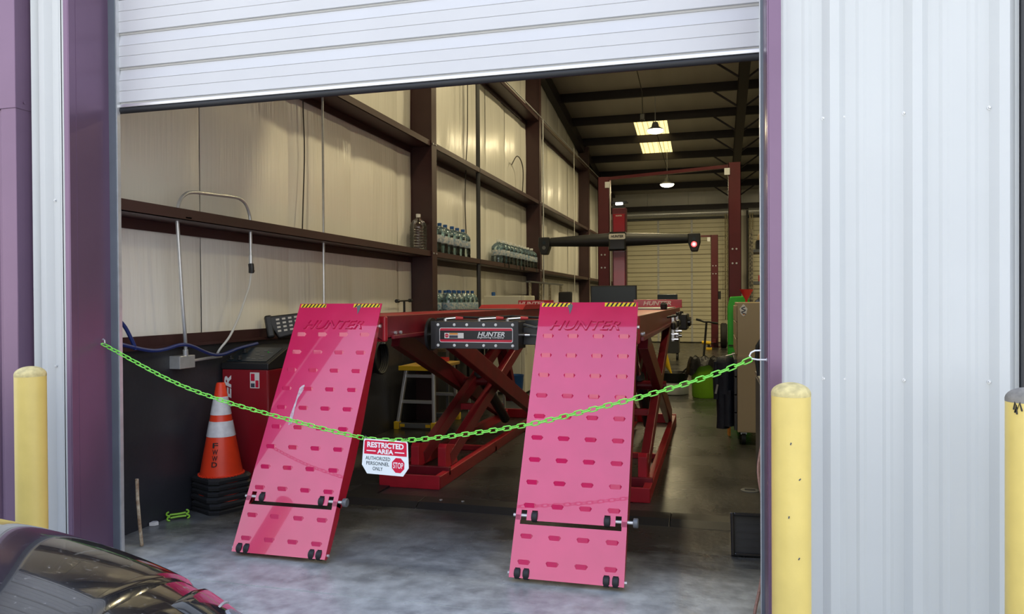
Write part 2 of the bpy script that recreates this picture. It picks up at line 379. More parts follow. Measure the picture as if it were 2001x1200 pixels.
# ---- front sectional door (raised)
d1 = setting('door_1')
DY = FY + .27; DX0, DX1 = XL + .035, XR + .01
def door_section(z0, h=.605):
    pr = []
    for k in range(3):
        zb = z0 + k * h / 3
        pr += [(DY + .012, zb), (DY + .012, zb + .010), (DY, zb + .014)]
        for q in (.38, .68): pr += [(DY, zb + h / 3 * q - .002), (DY + .0035, zb + h / 3 * q), (DY, zb + h / 3 * q + .002)]
    pr += [(DY, z0 + h - .002), (DY + .004, z0 + h)]
    pr += [(DY + .045, z0 + h), (DY + .045, z0)]
    return MB().prism(pr, 'x', DX0, DX1)
dr = build(MB(), 'x', 'door_white') if False else None
for k in range(3):
    s_ = build(door_section(2.655 + .61 * k), 'door_section', 'door_white', d1, smooth=0)
    for g in range(3):
        zb = 2.655 + .61 * k + g * .605 / 3
        build(MB().box(DX0 + .001, DX1 - .001, DY + .008, DY + .0125, zb + .0005, zb + .0105), 'groove_strip', 'door_groove', s_, smooth=0)
for k in range(4):
    build(MB().box(DX0, DX1, DY + .15 + .61 * k, DY + .15 + .61 * k + .6, 4.5, 4.545), 'door_section', 'door_white', d1, smooth=0)
build(MB().box(DX0, DX1, DY - .004, DY + .045, 2.636, 2.655), 'bottom_rail', 'alu', d1, smooth=0, bevel=.003)
build(MB().cyl((DX0, DY + .015, 2.622), (DX1, DY + .015, 2.622), .018, n=14), 'bottom_seal', 'rubber', d1)
# ---- left wall
wl = setting('wall_left', (WALLX, 3.7, 0))
build(MB().box(WALLX - .25, WALLX - .1, FY + .3, BACKY, 0, 8.2), 'outer_sheet', 'siding_white', wl, smooth=0)
y = 3.68; k = 0
while y < BACKY:
    y1 = min(y + 1.22, BACKY); ztop = lambda yy: deck(yy) - .02
    rnd = random.uniform(0, 9)
    def fn(u, v, y=y, y1=y1, rnd=rnd):
        yy = y + (y1 - y) * u; z = 1.2 + (ztop(yy) - 1.2) * v
        edge = 4 * u * (1 - u)
        bay = abs(sin(pi * (z - 2.1) / 1.4)) if z < 3.5 else abs(sin(pi * (z - 3.5) / 1.7))
        b_ = .026 * (edge ** .5) * (.35 + .65 * bay) + .004 * sin(yy * 9 + rnd) * bay + .003 * sin(yy * 23 + rnd + z)
        return (WALLX - .03 + b_, yy, z)
    build(MB().grid(fn, 10, 44), 'insulation_panel', 'vinyl', wl, smooth=60)
    y = y1
y = 3.66
while y < BACKY:
    y1 = min(y + 2.44, BACKY)
    build(MB().box(WALLX - .05, WALLX + .04, y + .002, y1 - .002, 0, 1.185), 'wainscot_panel', 'wainscot', wl, smooth=0, bevel=.003)
    y = y1
build(MB().box(WALLX - .02, WALLX + .07, 3.68, BACKY, 1.185, 1.193).box(WALLX + .064, WALLX + .07, 3.68, BACKY, 1.193, 1.205).box(WALLX + .02, WALLX + .026, 3.68, BACKY, 1.193, 1.275), 'cap_rail', 'brown_steel', wl, smooth=0)
for zg in (2.055, 3.44, 5.13):
    g = MB().box(WALLX - .0, -3.46, 3.70, BACKY, zg, zg + .006).box(-3.466, -3.46, 3.70, BACKY, zg, zg + .075).box(-3.48, -3.466, 3.70, BACKY, zg + .069, zg + .075).box(WALLX, WALLX + .006, 3.7, BACKY, zg - .07, zg)
    build(g, 'girt', 'brown_steel', wl, smooth=0)
for yc in (9.02, 15.05, 21.15):
    c = MB().box(-3.455, -3.443, yc - .085, yc + .085, 0, deck(yc) - .2).box(WALLX, -3.455, yc - .006, yc + .006, 0, deck(yc) - .2).box(WALLX - .01, WALLX, yc - .085, yc + .085, 0, deck(yc) - .2)
    c.box(WALLX, -3.455, yc - .075, yc - .06, 0, deck(yc) - .2)
    build(c, 'column', 'brown_steel', wl, smooth=0)
    for zz in (2.14, 3.52): build(MB().cyl((-3.44, yc - .05, zz - .04), (-3.432, yc - .05, zz - .04), .012, n=6).cyl((-3.44, yc + .05, zz - .04), (-3.432, yc + .05, zz - .04), .012, n=6), 'bolts', 'galv', wl)
rk = MB().add([(x, y, deck(y) - d) for x in (WALLX, -3.56) for y in (3.7, BACKY) for d in (.1, .38)], [(0, 1, 3, 2), (4, 6, 7, 5), (0, 4, 5, 1), (2, 3, 7, 6), (1, 5, 7, 3), (0, 2, 6, 4)])
build(rk, 'rake_beam', 'dark_steel', wl, smooth=0)
# ---- roof
ce = setting('ceiling', (0, 15, 6))
PY = [17.87 + 1.575 * k for k in range(-9, 6)]
SX0, SX1, SY0, SY1 = -2.08, -1.22, 19.95, 22.78
def slab(x0, x1, y0, y1, t0=0, t1=.05):
    return MB().add([(x, y, deck(y) + t) for x in (x0, x1) for y in (y0, y1) for t in (t0, t1)], [(0, 1, 3, 2), (4, 6, 7, 5), (0, 4, 5, 1), (2, 3, 7, 6), (1, 5, 7, 3), (0, 2, 6, 4)])
edges = [3.4] + PY + [BACKY + .3]
for a, b_ in zip(edges[:-1], edges[1:]):
    if b_ <= SY0 or a >= SY1:
        build(slab(-4.0, RX, a, b_), 'roof_panel', 'roof_vinyl', ce, smooth=0)
    else:
        build(slab(-4.0, SX0, a, b_), 'roof_panel', 'roof_vinyl', ce, smooth=0)
        build(slab(SX1, RX, a, b_), 'roof_panel', 'roof_vinyl', ce, smooth=0)
        if a < SY0: build(slab(SX0, SX1, a, SY0), 'roof_panel', 'roof_vinyl', ce, smooth=0)
        if b_ > SY1: build(slab(SX0, SX1, SY1, b_), 'roof_panel', 'roof_vinyl', ce, smooth=0)
for y in PY:
    z = deck(y)
    build(MB().box(-3.7, RX, y - .004, y + .004, z - .215, z).box(-3.7, RX, y - .07, y, z - .215, z - .207).box(-3.7, RX, y, y + .07, z - .008, z), 'purlin', 'dark_steel', ce, smooth=0)
def skf(u, v):
    x = SX0 + (SX1 - SX0) * u; yy = SY0 + (SY1 - SY0) * v; c = (u * 6) % 1
    return (x, yy, deck(yy) + .03 + (.035 if .4 < c < .6 else 0))
build(MB().grid(skf, 60, 4), 'skylight', 'skylight_sheet', ce, smooth=0)
# main rafter, I-section along the slope
rf = MB()
for (x0, x1, d0, d1_) in ((.56, .575, .215, .62), (.47, .665, .615, .63), (.47, .665, .215, .23)):
    rf.add([(x, y, deck(y) - d) for x in (x0, x1) for y in (3.8, BACKY) for d in (d0, d1_)], [(0, 1, 3, 2), (4, 6, 7, 5), (0, 4, 5, 1), (2, 3, 7, 6), (1, 5, 7, 3), (0, 2, 6, 4)])
build(rf, 'rafter', 'dark_steel', ce, smooth=0)
for y in PY[4:]:
    build(MB().bar((.52, y + .02, deck(y) - .60), (-.05, y, deck(y) - .20), .04, .04).bar((.62, y + .02, deck(y) - .60), (1.2, y, deck(y) - .20), .04, .04), 'flange_brace', 'dark_steel', ce, smooth=0)
# ---- back and right walls
wb = setting('wall_back', (0, BACKY, 0))
build(MB().box(-4, RX, BACKY + .1, BACKY + .3, 0, 6), 'outer_sheet', 'siding_white', wb, smooth=0)
for i in range(9):
    x0 = -3.72 + i * 1.4
    build(MB().box(x0, x0 + 1.39, BACKY, BACKY + .05, 0 if (x0 < -4 or x0 > 3) else 4.35, 5.35), 'insulation_panel', 'vinyl', wb, smooth=0)
build(MB().box(-3.72, -3.05, BACKY, BACKY + .05, 0, 4.35).box(.50, 1.05, BACKY, BACKY + .05, 0, 4.35), 'side_panel', 'inner_wall', wb, smooth=0)
build(MB().box(-3.72, RX, BACKY - .25, BACKY, 4.55, 4.75), 'header_girt', 'dark_steel', wb, smooth=0)
for nm, a, b_ in (('door_2', -3.05, .50), ('door_5', 1.05, 4.6)):
    d2 = setting(nm, (a, BACKY - .1, 0))
    for k in range(7):
        z0 = .03 + .605 * k; s_ = MB(); pr = []
        for q in range(4):
            zz = z0 + q * .15
            pr += [(BACKY - .115, zz), (BACKY - .115, zz + .012), (BACKY - .125, zz + .02), (BACKY - .125, zz + .147)]
        pr += [(BACKY - .07, z0 + .597), (BACKY - .07, z0)]
        sec = build(MB().prism(pr, 'x', a, b_), 'door_section', 'back_door', d2, smooth=0)
        build(MB().box(a, b_, BACKY - .128, BACKY - .06, z0 + .585, z0 + .606), 'meeting_rail', 'back_groove', sec, smooth=0)
        for q in range(3): build(MB().box(a, b_, BACKY - .118, BACKY - .11, z0 + .152 + q * .15, z0 + .160 + q * .15), 'rib_gap_strip', 'back_groove', sec, smooth=0)  # dark strip set in each groove between ribs
        for xs_ in (.31, .63):
            xx = a + (b_ - a) * xs_
            build(MB().box(xx - .035, xx + .035, BACKY - .14, BACKY - .125, z0 + .005, z0 + .58), 'stile', 'door_white', sec, smooth=0)
    build(MB().cyl((a, BACKY - .3, 4.45), (b_, BACKY - .3, 4.45), .12, n=18), 'shaft_drum', 'galv', d2)
    for xx in (a - .06, b_ + .02):
        build(MB().box(xx, xx + .05, BACKY - .22, BACKY - .1, 0, 4.5), 'track', 'dark_steel', d2, smooth=0)
struct(build(MB().box(RX, RX + .2, 3.6, BACKY, 0, 8.2), 'wall_right', 'inner_wall', smooth=0))

# ================================================================== ALIGNMENT LIFT
lift = thing('alignment_lift', 'red scissor alignment lift raised with two sloping approach ramps let down to the floor', 'car lift', (-1.62, 7.2, 0))
RWX = [(-2.765, -2.155), (-1.070, -.460)]
ALPHA = math.atan2(1.455, .79)
RL = 1.655; SPLIT = 1.352
cleat_poly = [(-.037, 0), (-.027, .013), (.027, .013), (.037, 0), (.027, -.012), (-.027, -.012)]
def cleat_mesh():
    m_ = MB()      # wedge: top lip stands proud, face runs back down to the plate
    P = [(-.036, .004, 0), (-.026, .013, 0), (.026, .013, 0), (.036, .004, 0), (.026, -.013, 0), (-.026, -.013, 0), (-.026, .011, .011), (.026, .011, .011)]
    m_.add(P, [(0, 1, 6), (1, 2, 7, 6), (2, 3, 7), (6, 7, 4, 5), (0, 6, 5), (7, 3, 4)])
    return m_.mesh('cleat', 'lift_red', smooth=0)
CLEAT = cleat_mesh()
def side_poly(m_, x0, x1, pts):
    m_.prism(pts, 'x', x0, x1)
def roller_mesh(): return MB().lathe([(.010, -.017), (.026, -.017), (.030, -.012), (.030, .012), (.026, .017), (.010, .017)], axis='x', n=18).mesh('roller', 'rubber')
ROLLER = roller_mesh()
hunter_emb = text_mesh('HUNTER', .435, .066, .024, 'lift_red', shear=.35, bold=-.01, bevel=.035)
for ri, (x0, x1) in enumerate(RWX):
    w = x1 - x0
    # runway
    z1 = 1.395; z0 = 1.245
    rw = build(MB().box(x0 + .01, x1 - .01, 4.72, 10.12, z1 - .02, z1), 'runway', 'frame_red_bright', lift, smooth=0, bevel=.003)
    for sx in (0, 1):
        xs_ = (x0, x0 + .012) if sx == 0 else (x1 - .012, x1)
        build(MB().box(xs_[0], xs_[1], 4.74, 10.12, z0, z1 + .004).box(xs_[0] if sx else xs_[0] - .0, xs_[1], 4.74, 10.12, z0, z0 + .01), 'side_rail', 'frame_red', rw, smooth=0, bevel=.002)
        xo = x1 if sx else x0 - .022
        build(MB().box(xo, xo + .022, 4.80, 10.05, z0 - .005, z0 + .02), 'lower_lip', 'frame_red', rw, smooth=0, bevel=.003)
    build(MB().box(x0 - .004, x1 + .004, 4.70, 4.745, z0 - .02, z1 + .004), 'front_plate', 'frame_red_bright', rw, smooth=0, bevel=.012)
    build(MB().box(x0 + .03, x1 - .03, 7.9, 9.6, z1, z1 + .012), 'slip_plate', 'grey_steel', rw, smooth=0, bevel=.003)
    for yy in (4.86, 4.95): build(MB().cyl((x1, yy, z0 + .035), (x1 + .014, yy, z0 + .035), .012, n=8), 'bolt', 'galv', rw)
    # wheel stop at the far end
    ws = build(MB().box(x0 + .15 * (1 - ri) + .02 * ri, x1 + .03, 10.02, 10.045, z1 - .005, z1 + .105).box(x0 + .1, x1 + .03, 10.0, 10.12, z1 - .005, z1 + .02), 'wheel_stop', 'lift_side', lift, smooth=0, bevel=.004)
    text('HUNTER', .36, .056, .003, 'white_print', ws, tuple(Vector(((x0 + x1) / 2 + (.02 if ri else .03), 10.018, z1 + .058)) - lift.location), shear=.25, bold=.025)
    # approach ramp: local x across, y up the slope, z out of the plate
    loc = Vector((x0, 4.655, 1.485)) - Vector(lift.location)
    T = .006
    # plate outline with notches at the lower edge
    def plate(y0, y1, notch_hi, notch_lo, wdt):
        xs_ = sorted(set([0, wdt] + [q for n_ in notch_hi + notch_lo for q in n_[:2]])); m_ = MB()
        for a, b_ in zip(xs_[:-1], xs_[1:]):
            top, bot = y0, y1; mid = (a + b_) / 2
            for n_ in notch_hi:
                if n_[0] < mid < n_[1]: top = y0 - n_[2]
            for n_ in notch_lo:
                if n_[0] < mid < n_[1]: bot = y1 + n_[2]
            m_.box(a, b_, bot, top, -T, 0)
        return m_
    up = build(plate(0, -SPLIT, [], [(.030, .062, .055), (.090, .122, .055), (w - .122, w - .090, .055), (w - .062, w - .030, .055)], w), 'approach_ramp', 'lift_red', lift, local=True, smooth=0, loc=loc, rot=(ALPHA, 0, 0))
    for a, b_ in ((0, .008), (w - .008, w)):
        build(MB().prism([(-.10, -T), (-.12, -.03), (-.30, -.055), (-.80, -.105), (-1.10, -.11), (-1.30, -.09), (-SPLIT, -.06), (-SPLIT, -T)], 'x', a, b_), 'side_flange', 'lift_side', up, local=True, smooth=0)
    build(MB().box(.02, w - .02, -.13, -.09, -.05, -T - .001), 'stiffener', 'lift_side', up, local=True, smooth=0)
    rows = [-.234 - .1296 * k for k in range(9)]
    cx = [(.073 + (w - .146) * q / 3) for q in range(4)]
    link_copies(CLEAT, 'cleat', up, [((c, r_, 0), (0, 0, 0)) for r_ in rows for c in cx])
    build(hunter_emb, 'embossed_lettering', None, up, loc=(w / 2 - .01, -.162, 0))
    for tx in (.012, w - .212 + .010):
        tp = MB(); tp.box(tx, tx + .19, -.030, -.004, 0, .0012); tp.cm = 1
        for k in range(7 if True else 0):
            a = tx + .006 + k * .027
            tp.add([(a, -.030, .0016), (a + .012, -.030, .0016), (a + .026 if a + .026 < tx + .19 else tx + .19, -.004, .0016), (a + .014, -.004, .0016)], [(0, 1, 2, 3)])
        build(tp, 'hazard_tape', ['tape_yellow', 'tape_black'], up, local=True, smooth=0)
    # worn spot over the tape
    wx = .175 if ri else .43
    build(MB().add([(wx, -.022, .0022), (wx + .02, -.012, .0022), (wx + .035, -.02, .0022), (wx + .03, -.05, .0022), (wx + .02, -.085, .0022), (wx + .012, -.05, .0022)], [(0, 1, 2, 3, 4, 5)]), 'worn_patch', 'grey_steel', up, local=True, smooth=0)
    if ri == 0:
        build(MB().add([(.165, -.62, .0015), (.18, -.60, .0015), (.195, -.595, .0015), (.20, -.615, .0015), (.19, -.65, .0015), (.172, -.69, .0015), (.170, -.77, .0015), (.178, -.86, .0015), (.155, -.87, .0015), (.150, -.80, .0015), (.160, -.72, .0015), (.163, -.66, .0015)], [tuple(range(12))]), 'paint_scuff', 'scuff', up, local=True, smooth=0)
    # flap
    fl = build(plate(-SPLIT - .022, -RL, [(.0, .028, -.05), (w - .028, w, -.05)], [(.030, .058, .052), (.078, .106, .052), (w - .106, w - .078, .052), (w - .058, w - .030, .052)], w), 'ramp_flap', 'lift_red', lift, local=True, smooth=0, loc=loc, rot=(ALPHA, 0, 0))
    for a, b_ in ((0, .008), (w - .008, w)):
        build(MB().prism([(-SPLIT + .02, -T), (-SPLIT + .02, -.05), (-SPLIT - .06, -.06), (-RL + .03, -.045), (-RL, -.02), (-RL, -T)], 'x', a, b_), 'side_flange', 'lift_side', fl, local=True, smooth=0)
    link_copies(CLEAT, 'cleat', fl, [((c, r_, 0), (0, 0, 0)) for r_ in (-1.437, -1.573) for c in cx])
    link_copies(ROLLER, 'roller', fl, [((c, -RL + .026, -.018), (0, 0, 0)) for c in (.044, .092, w - .092, w - .044)])
    build(MB().cyl((-.012, -RL + .026, -.018), (w + .012, -RL + .026, -.018), .008, n=10), 'axle', 'galv', fl, local=True)
    build(MB().cyl((-.015, -SPLIT + .028, -.012), (w + .03, -SPLIT + .028, -.012), .009, n=10), 'hinge_pin', 'galv', up, local=True)
    link_copies(ROLLER, 'roller', up, [((c, -SPLIT + .025, -.016), (0, 0, 0)) for c in (.106, w - .106)])
    build(MB().lathe([(.012, 0), (.024, .002), (.026, .006), (.026, .024), (.022, .028), (.008, .028)], (w + .03, -SPLIT + .028, -.012), axis='x', n=14), 'end_knob', 'grey_steel', up, local=True)
    build(MB().cyl((w, -.155, -.03), (w + .012, -.155, -.03), .011, n=8), 'pivot_bolt', 'galv', up, local=True)
    for hx_ in (x1 - .03, x0 + .016): build(MB().prism([(4.60, 1.27), (4.74, 1.22), (4.74, 1.36), (4.62, 1.34)], 'x', hx_, hx_ + .014), 'hinge_bracket', 'frame_red', lift, smooth=0)
    # base frame on the floor
    bx1 = x1 + (.032 if ri == 0 else -.015); bx0 = bx1 - .52
    bs = build(MB().box(bx0, bx1, 5.63, 5.655, .0, .11).box(bx0, bx0 + .06, 5.655, 9.35, 0, .10).box(bx1 - .06, bx1, 5.655, 9.35, 0, .10).box(bx0, bx1, 9.35, 9.40, 0, .11)
               .box(bx0, bx1, 7.2, 7.26, 0, .05), 'base_frame', 'frame_red_bright', lift, smooth=0, bevel=.005)
    build(MB().box(bx0, bx1 - .0, 5.86, 5.90, .06, .13), 'cross_bar', 'frame_red', bs, smooth=0, bevel=.004)
    for px in (bx0 + .20, bx1 - .08):
        build(MB().prism([(5.90, .11), (6.20, .11), (6.13, .27), (5.93, .31), (5.90, .28)], 'x', px - .035, px + .035), 'pivot_tab', 'frame_red_bright', bs, smooth=0, bevel=.004)
    # arms
    for px in (bx0 + .20, bx1 - .08):
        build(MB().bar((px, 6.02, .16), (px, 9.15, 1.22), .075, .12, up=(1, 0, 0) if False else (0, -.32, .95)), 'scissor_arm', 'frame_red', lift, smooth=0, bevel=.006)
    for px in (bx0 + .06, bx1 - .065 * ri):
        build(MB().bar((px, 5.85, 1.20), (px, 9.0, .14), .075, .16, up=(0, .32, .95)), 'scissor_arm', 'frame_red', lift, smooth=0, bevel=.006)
    build(MB().cyl((bx0 - .03, 7.52, .66), (bx1 + .0, 7.52, .66), .045, n=16), 'pivot_shaft', 'frame_red', lift)
    build(MB().box(bx0 + .12, bx1 - .12, 6.98, 7.04, .44, .50), 'tie_bar', 'frame_red_bright', lift, smooth=0, bevel=.004)
    build(MB().cyl(((bx0 + bx1) / 2, 8.5, .12), ((bx0 + bx1) / 2, 7.5, .75), .055, n=14), 'cylinder_barrel', 'black_paint', lift)
    build(MB().cyl(((bx0 + bx1) / 2, 7.5, .75), ((bx0 + bx1) / 2, 6.9, 1.13), .028, n=12), 'cylinder_rod', 'chrome', lift)
    build(MB().bar((bx0 + .2, 8.9, .3), (bx0 + .2, 8.3, 1.2), .06, .08).bar((bx1 - .25, 8.9, .3), (bx1 - .25, 8.3, 1.2), .06, .08), 'lock_strut', 'frame_red', lift, smooth=0)
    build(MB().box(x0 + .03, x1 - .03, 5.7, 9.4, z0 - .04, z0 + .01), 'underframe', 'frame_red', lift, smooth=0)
# raised flat wedge on the left deck behind the jack
build(MB().prism([(8.4, 1.395), (8.55, 1.45), (9.5, 1.45), (9.6, 1.395)], 'x', -2.68, -2.14), 'deck_wedge', 'frame_red_bright', lift, smooth=0)
# oil-stained steel apron of the right-hand runway
# ---- rolling jack between the runways
jk = thing('rolling_jack', 'black rolling jack beam with lettered front plate slung between the lift runways', 'jack', (-1.6, 5.5, 1.1))
jb = build(MB().box(-2.055, -1.385, 5.30, 5.52, 1.145, 1.345), 'housing', 'black_paint', jk, smooth=0, bevel=.004)
build(MB().box(-2.058, -2.02, 5.295, 5.30, 1.140, 1.35).box(-1.42, -1.382, 5.295, 5.30, 1.140, 1.35), 'end_strap', 'black_plastic', jk, smooth=0, bevel=.002)
bm_ = MB().lathe([(.011, 0), (.011, .003), (.0075, .003), (.0075, .009), (.004, .011)], axis='y', n=12).mesh('bolt', 'white_print')
link_copies(bm_, 'bolt', jk, [(tuple(Vector((x, 5.297, z)) - jk.location), (0, 0, 0)) for z in (1.322, 1.170) for x in (-2.0, -1.872, -1.775, -1.645, -1.553, -1.425)])
def rrect(x0, x1, z0, z1, r_, n=5):
    P = []
    for cx_, cz_, a0 in ((x1 - r_, z1 - r_, 0), (x0 + r_, z1 - r_, 90), (x0 + r_, z0 + r_, 180), (x1 - r_, z0 + r_, 270)):
        P += [(cx_ + r_ * cos(RD(a0 + 90 * i / n)), cz_ + r_ * sin(RD(a0 + 90 * i / n))) for i in range(n + 1)]
    return P
pl = MB().prism(rrect(-1.990, -1.425, 1.192, 1.300, .014), 'y', 5.2985, 5.2995); pl.cm = 1
pl.prism(rrect(-1.986, -1.429, 1.196, 1.296, .012), 'y', 5.298, 5.2985); pl.cm = 2
pl.box(-1.986, -1.429, 5.2975, 5.298, 1.213, 1.279)
pp = build(pl, 'name_plate', ['white_print', 'sign_red', 'black_plastic'], jk, smooth=0)
text('HUNTER', .205, .034, .0012, 'white_print', pp, tuple(Vector((-1.588, 5.297, 1.253)) - jk.location), shear=.25, bold=.02)
text('Engineering Company', .205, .015, .001, 'white_print', pp, tuple(Vector((-1.592, 5.297, 1.228)) - jk.location), shear=.2, bold=.015)
st = MB().box(-1.95, -1.80, 5.2965, 5.2975, 1.222, 1.262); st.cm = 1
st.cyl((-1.932, 5.2960, 1.242), (-1.932, 5.2965, 1.242), .015, n=14); st.cm = 2; st.box(-1.912, -1.845, 5.296, 5.2965, 1.248, 1.261); st.cm = 3; st.box(-1.912, -1.845, 5.296, 5.2965, 1.224, 1.244)
build(st, 'warning_sticker', ['sticker_white', 'sign_red', 'orange_print', 'sticker_ink'], pp, smooth=0)
text('STOP', .022, .006, .0006, 'white_print', pp, tuple(Vector((-1.932, 5.2957, 1.242)) - jk.location), bold=.02)
build(MB().lathe([(.115, -.01), (.125, -.01), (.125, .01), (.115, .01)], (-2.10, 5.42, 1.245), axis='x', n=28), 'hose_guide_ring', 'black_plastic', jk)
build(MB().cyl((-2.11, 5.40, 1.245), (-2.055, 5.40, 1.245), .014, n=12).cyl((-1.385, 5.40, 1.245), (-1.32, 5.40, 1.245), .014, n=12), 'side_stud', 'chrome', jk)
build(MB().box(-2.16, -1.06, 5.60, 5.68, 1.29, 1.35).box(-2.16, -1.06, 5.86, 5.92, 1.29, 1.345), 'support_beam', 'black_paint', jk, smooth=0, bevel=.004)
build(MB().box(-2.0, -1.45, 5.52, 5.95, 1.15, 1.30), 'jack_body', 'black_plastic', jk, smooth=0, bevel=.006)
for x_, l_ in ((-1.99, .07), (-1.72, .12), (-1.50, .09)):
    build(MB().cyl((x_, 5.43, 1.362), (x_ + l_, 5.47, 1.368), .010, n=10), 'lever_rod', 'chrome', jk)
    build(MB().cyl((x_ + l_, 5.47, 1.368), (x_ + l_ + .055, 5.48, 1.366), .014, .011, n=10), 'lever_grip', 'red_plastic', jk)
    build(MB().cyl((x_, 5.43, 1.345), (x_, 5.43, 1.365), .013, n=8), 'valve_nut', 'galv', jk)
build(MB().tube([(-2.05, 5.40, 1.36), (-1.9, 5.5, 1.375), (-1.7, 5.45, 1.37), (-1.5, 5.55, 1.38), (-1.3, 5.56, 1.37), (-1.12, 5.5, 1.36)], .009, 8), 'hose', 'rubber', jk)
build(MB().tube([(-1.38, 5.45, 1.32), (-1.28, 5.40, 1.30), (-1.18, 5.42, 1.33), (-1.08, 5.45, 1.30)], .010, 8).tube([(-1.38, 5.42, 1.25), (-1.25, 5.40, 1.24), (-1.08, 5.42, 1.28)], .009, 8), 'hose_loop', 'grey_steel', jk)
build(MB().box(-1.20, -1.16, 5.40, 5.42, 1.26, 1.36), 'bracket', 'galv', jk, smooth=0, bevel=.003)
build(MB().box(-1.385, -1.06, 5.45, 5.60, 1.17, 1.30), 'side_arm', 'black_paint', jk, smooth=0, bevel=.004)
# ================================================================== CHAIN AND SIGN
ctrl = [(-3.391, 3.57, 1.265), (-2.933, 3.556, 1.071), (-2.614, 3.546, .974), (-2.309, 3.535, .908), (-2.001, 3.524, .848), (-1.75, 3.515, .807),
        (-1.592, 3.509, .800), (-1.341, 3.499, .824), (-.894, 3.481, .904), (-.572, 3.467, .990), (-.268, 3.453, 1.080), (-.001, 3.44, 1.174), (.176, 3.431, 1.254)]
def smooth_path(pts, n=12):
    P = [Vector(p) for p in pts]; P = [P[0] * 2 - P[1]] + P + [P[-1] * 2 - P[-2]]; R_ = []
    for i in range(1, len(P) - 2):
        for k in range(n):
            t = k / n; a, b_, c, d = P[i - 1:i + 3]
            R_.append(.5 * ((2 * b_) + (c - a) * t + (2 * a - 5 * b_ + 4 * c - d) * t * t + (3 * b_ - a - 3 * c + d) * t ** 3))
    R_.append(P[-2]); return R_
def resample(path, step):
    R_ = [path[0]]; acc = 0
    for a, b_ in zip(path[:-1], path[1:]):
        L = (b_ - a).length
        while acc + L >= step:
            t = (step - acc) / L; a = a.lerp(b_, t); L = (b_ - a).length; R_.append(a.copy()); acc = 0
        acc += L
    return R_
chain = thing('plastic_chain', 'lime green plastic link chain strung across the open doorway', 'chain', (-1.6, 3.5, .8))
lp = []; hl, hw = .0222, .0108
for k in range(24):
    t = 2 * pi * k / 24; c_, s_ = cos(t), sin(t)
    lp.append(((hl - hw) * (1 if c_ > 0 else -1) * (1 if abs(c_) > .02 else 0) + hw * c_, hw * s_, 0))
LINK = MB().tube(lp, .0031, 8, closed=True).mesh('link', 'chain_green')
cp = resample(smooth_path(ctrl), .0360)
for i in range(len(cp) - 1):
    d = (cp[i + 1] - cp[i]); q = d.to_track_quat('X', 'Z') @ Euler((pi / 2 + RD(18) if i % 2 else RD(14), 0, 0)).to_quaternion()
    o = bpy.data.objects.new('link', LINK); COL.objects.link(o); o.parent = chain; o.location = (cp[i] + cp[i + 1]) / 2 - chain.location; o.rotation_euler = q.to_euler()
hk = thing('wall_hook', 'bent steel eye hook screwed into the purple jamb at the cone end of the chain', 'hook', (XL, 3.585, 1.27))
build(MB().tube([(XL, 3.585, 1.262), (XL + .02, 3.58, 1.262), (XL + .032, 3.575, 1.27), (XL + .03, 3.575, 1.285), (XL + .015, 3.58, 1.292), (XL + .006, 3.583, 1.287)], .0035, 8), 'hook_wire', 'galv', hk)
build(MB().cyl((XL, 3.585, 1.262), (XL + .004, 3.585, 1.262), .008, n=12), 'washer', 'galv', hk)
hk = thing('wall_hook', 'white bent wire hook on the purple jamb beside the tan cabinet', 'hook', (XR, 3.43, 1.27))
build(MB().tube([(XR, 3.43, 1.238), (.170, 3.431, 1.238), (.148, 3.432, 1.242), (.138, 3.432, 1.254), (.144, 3.431, 1.268), (.160, 3.43, 1.277), (.185, 3.43, 1.278)], .0035, 8), 'hook_wire', 'white_print', hk)
build(MB().cyl((XR - .004, 3.43, 1.238), (XR, 3.43, 1.238), .008, n=12), 'washer', 'galv', hk)
# sign: local x right, z up, hung slightly rotated
sg = thing('restricted_area_sign', 'white and red RESTRICTED AREA sign with stop symbol hanging from the green chain', 'sign', (-1.607, 3.498, .715))
sg.rotation_euler = (0, RD(1.6), 0)
hx, hz = .124, .088
pp = [(-hx + .008, hz), (hx - .008, hz), (hx - .004, hz - .01), (hx + .003, -.045), (hx - .026, -hz), (-hx + .026, -hz), (-hx - .003, -.045), (-hx + .004, hz - .01)]
plate_ = build(MB().prism(pp, 'y', -.0015, .0015), 'plate', 'sign_white', sg, local=True, smooth=0)
build(MB().prism([(-hx + .016, hz - .006), (hx - .016, hz - .006), (hx - .010, hz - .012), (hx - .008, .012), (-hx + .008, .012), (-hx + .010, hz - .012)], 'y', -.0022, -.0015), 'red_band', 'sign_red', plate_, local=True, smooth=0)
text('RESTRICTED', .198, .028, .0008, 'white_print', plate_, (0, -.0024, .060), bold=.035)
text('AREA', .088, .024, .0008, 'white_print', plate_, (0, -.0024, .029), bold=.035)
build(MB().box(-.103, -.052, -.0027, -.0022, .0265, .0315).box(.052, .103, -.0027, -.0022, .0265, .0315), 'band_dash', 'white_print', plate_, local=True, smooth=0)
for s_, w_, z_ in (('AUTHORIZED', .135, -.008), ('PERSONNEL', .125, -.034), ('ONLY', .055, -.060)):
    text(s_, w_, .0185, .0006, 'sign_ink', plate_, (-.040, -.0018, z_), bold=.008, sx=1.05)
build(MB().prism([(.071 + .036 * cos(RD(22.5 + 45 * k)), -.035 + .040 * sin(RD(22.5 + 45 * k))) for k in range(8)], 'y', -.0022, -.0015), 'stop_octagon', 'sign_red', plate_, local=True, smooth=0)
text('STOP', .054, .030, .0008, 'white_print', plate_, (.071, -.0024, -.035), bold=.01)
for x_ in (-.112, .112):
    build(MB().tube([(x_ + .008 * cos(2 * pi * k / 12), 0.0, hz + .002 + .014 * sin(2 * pi * k / 12)) for k in range(12)], .0015, 6, closed=True), 'zip_tie', 'black_plastic', sg, local=True)

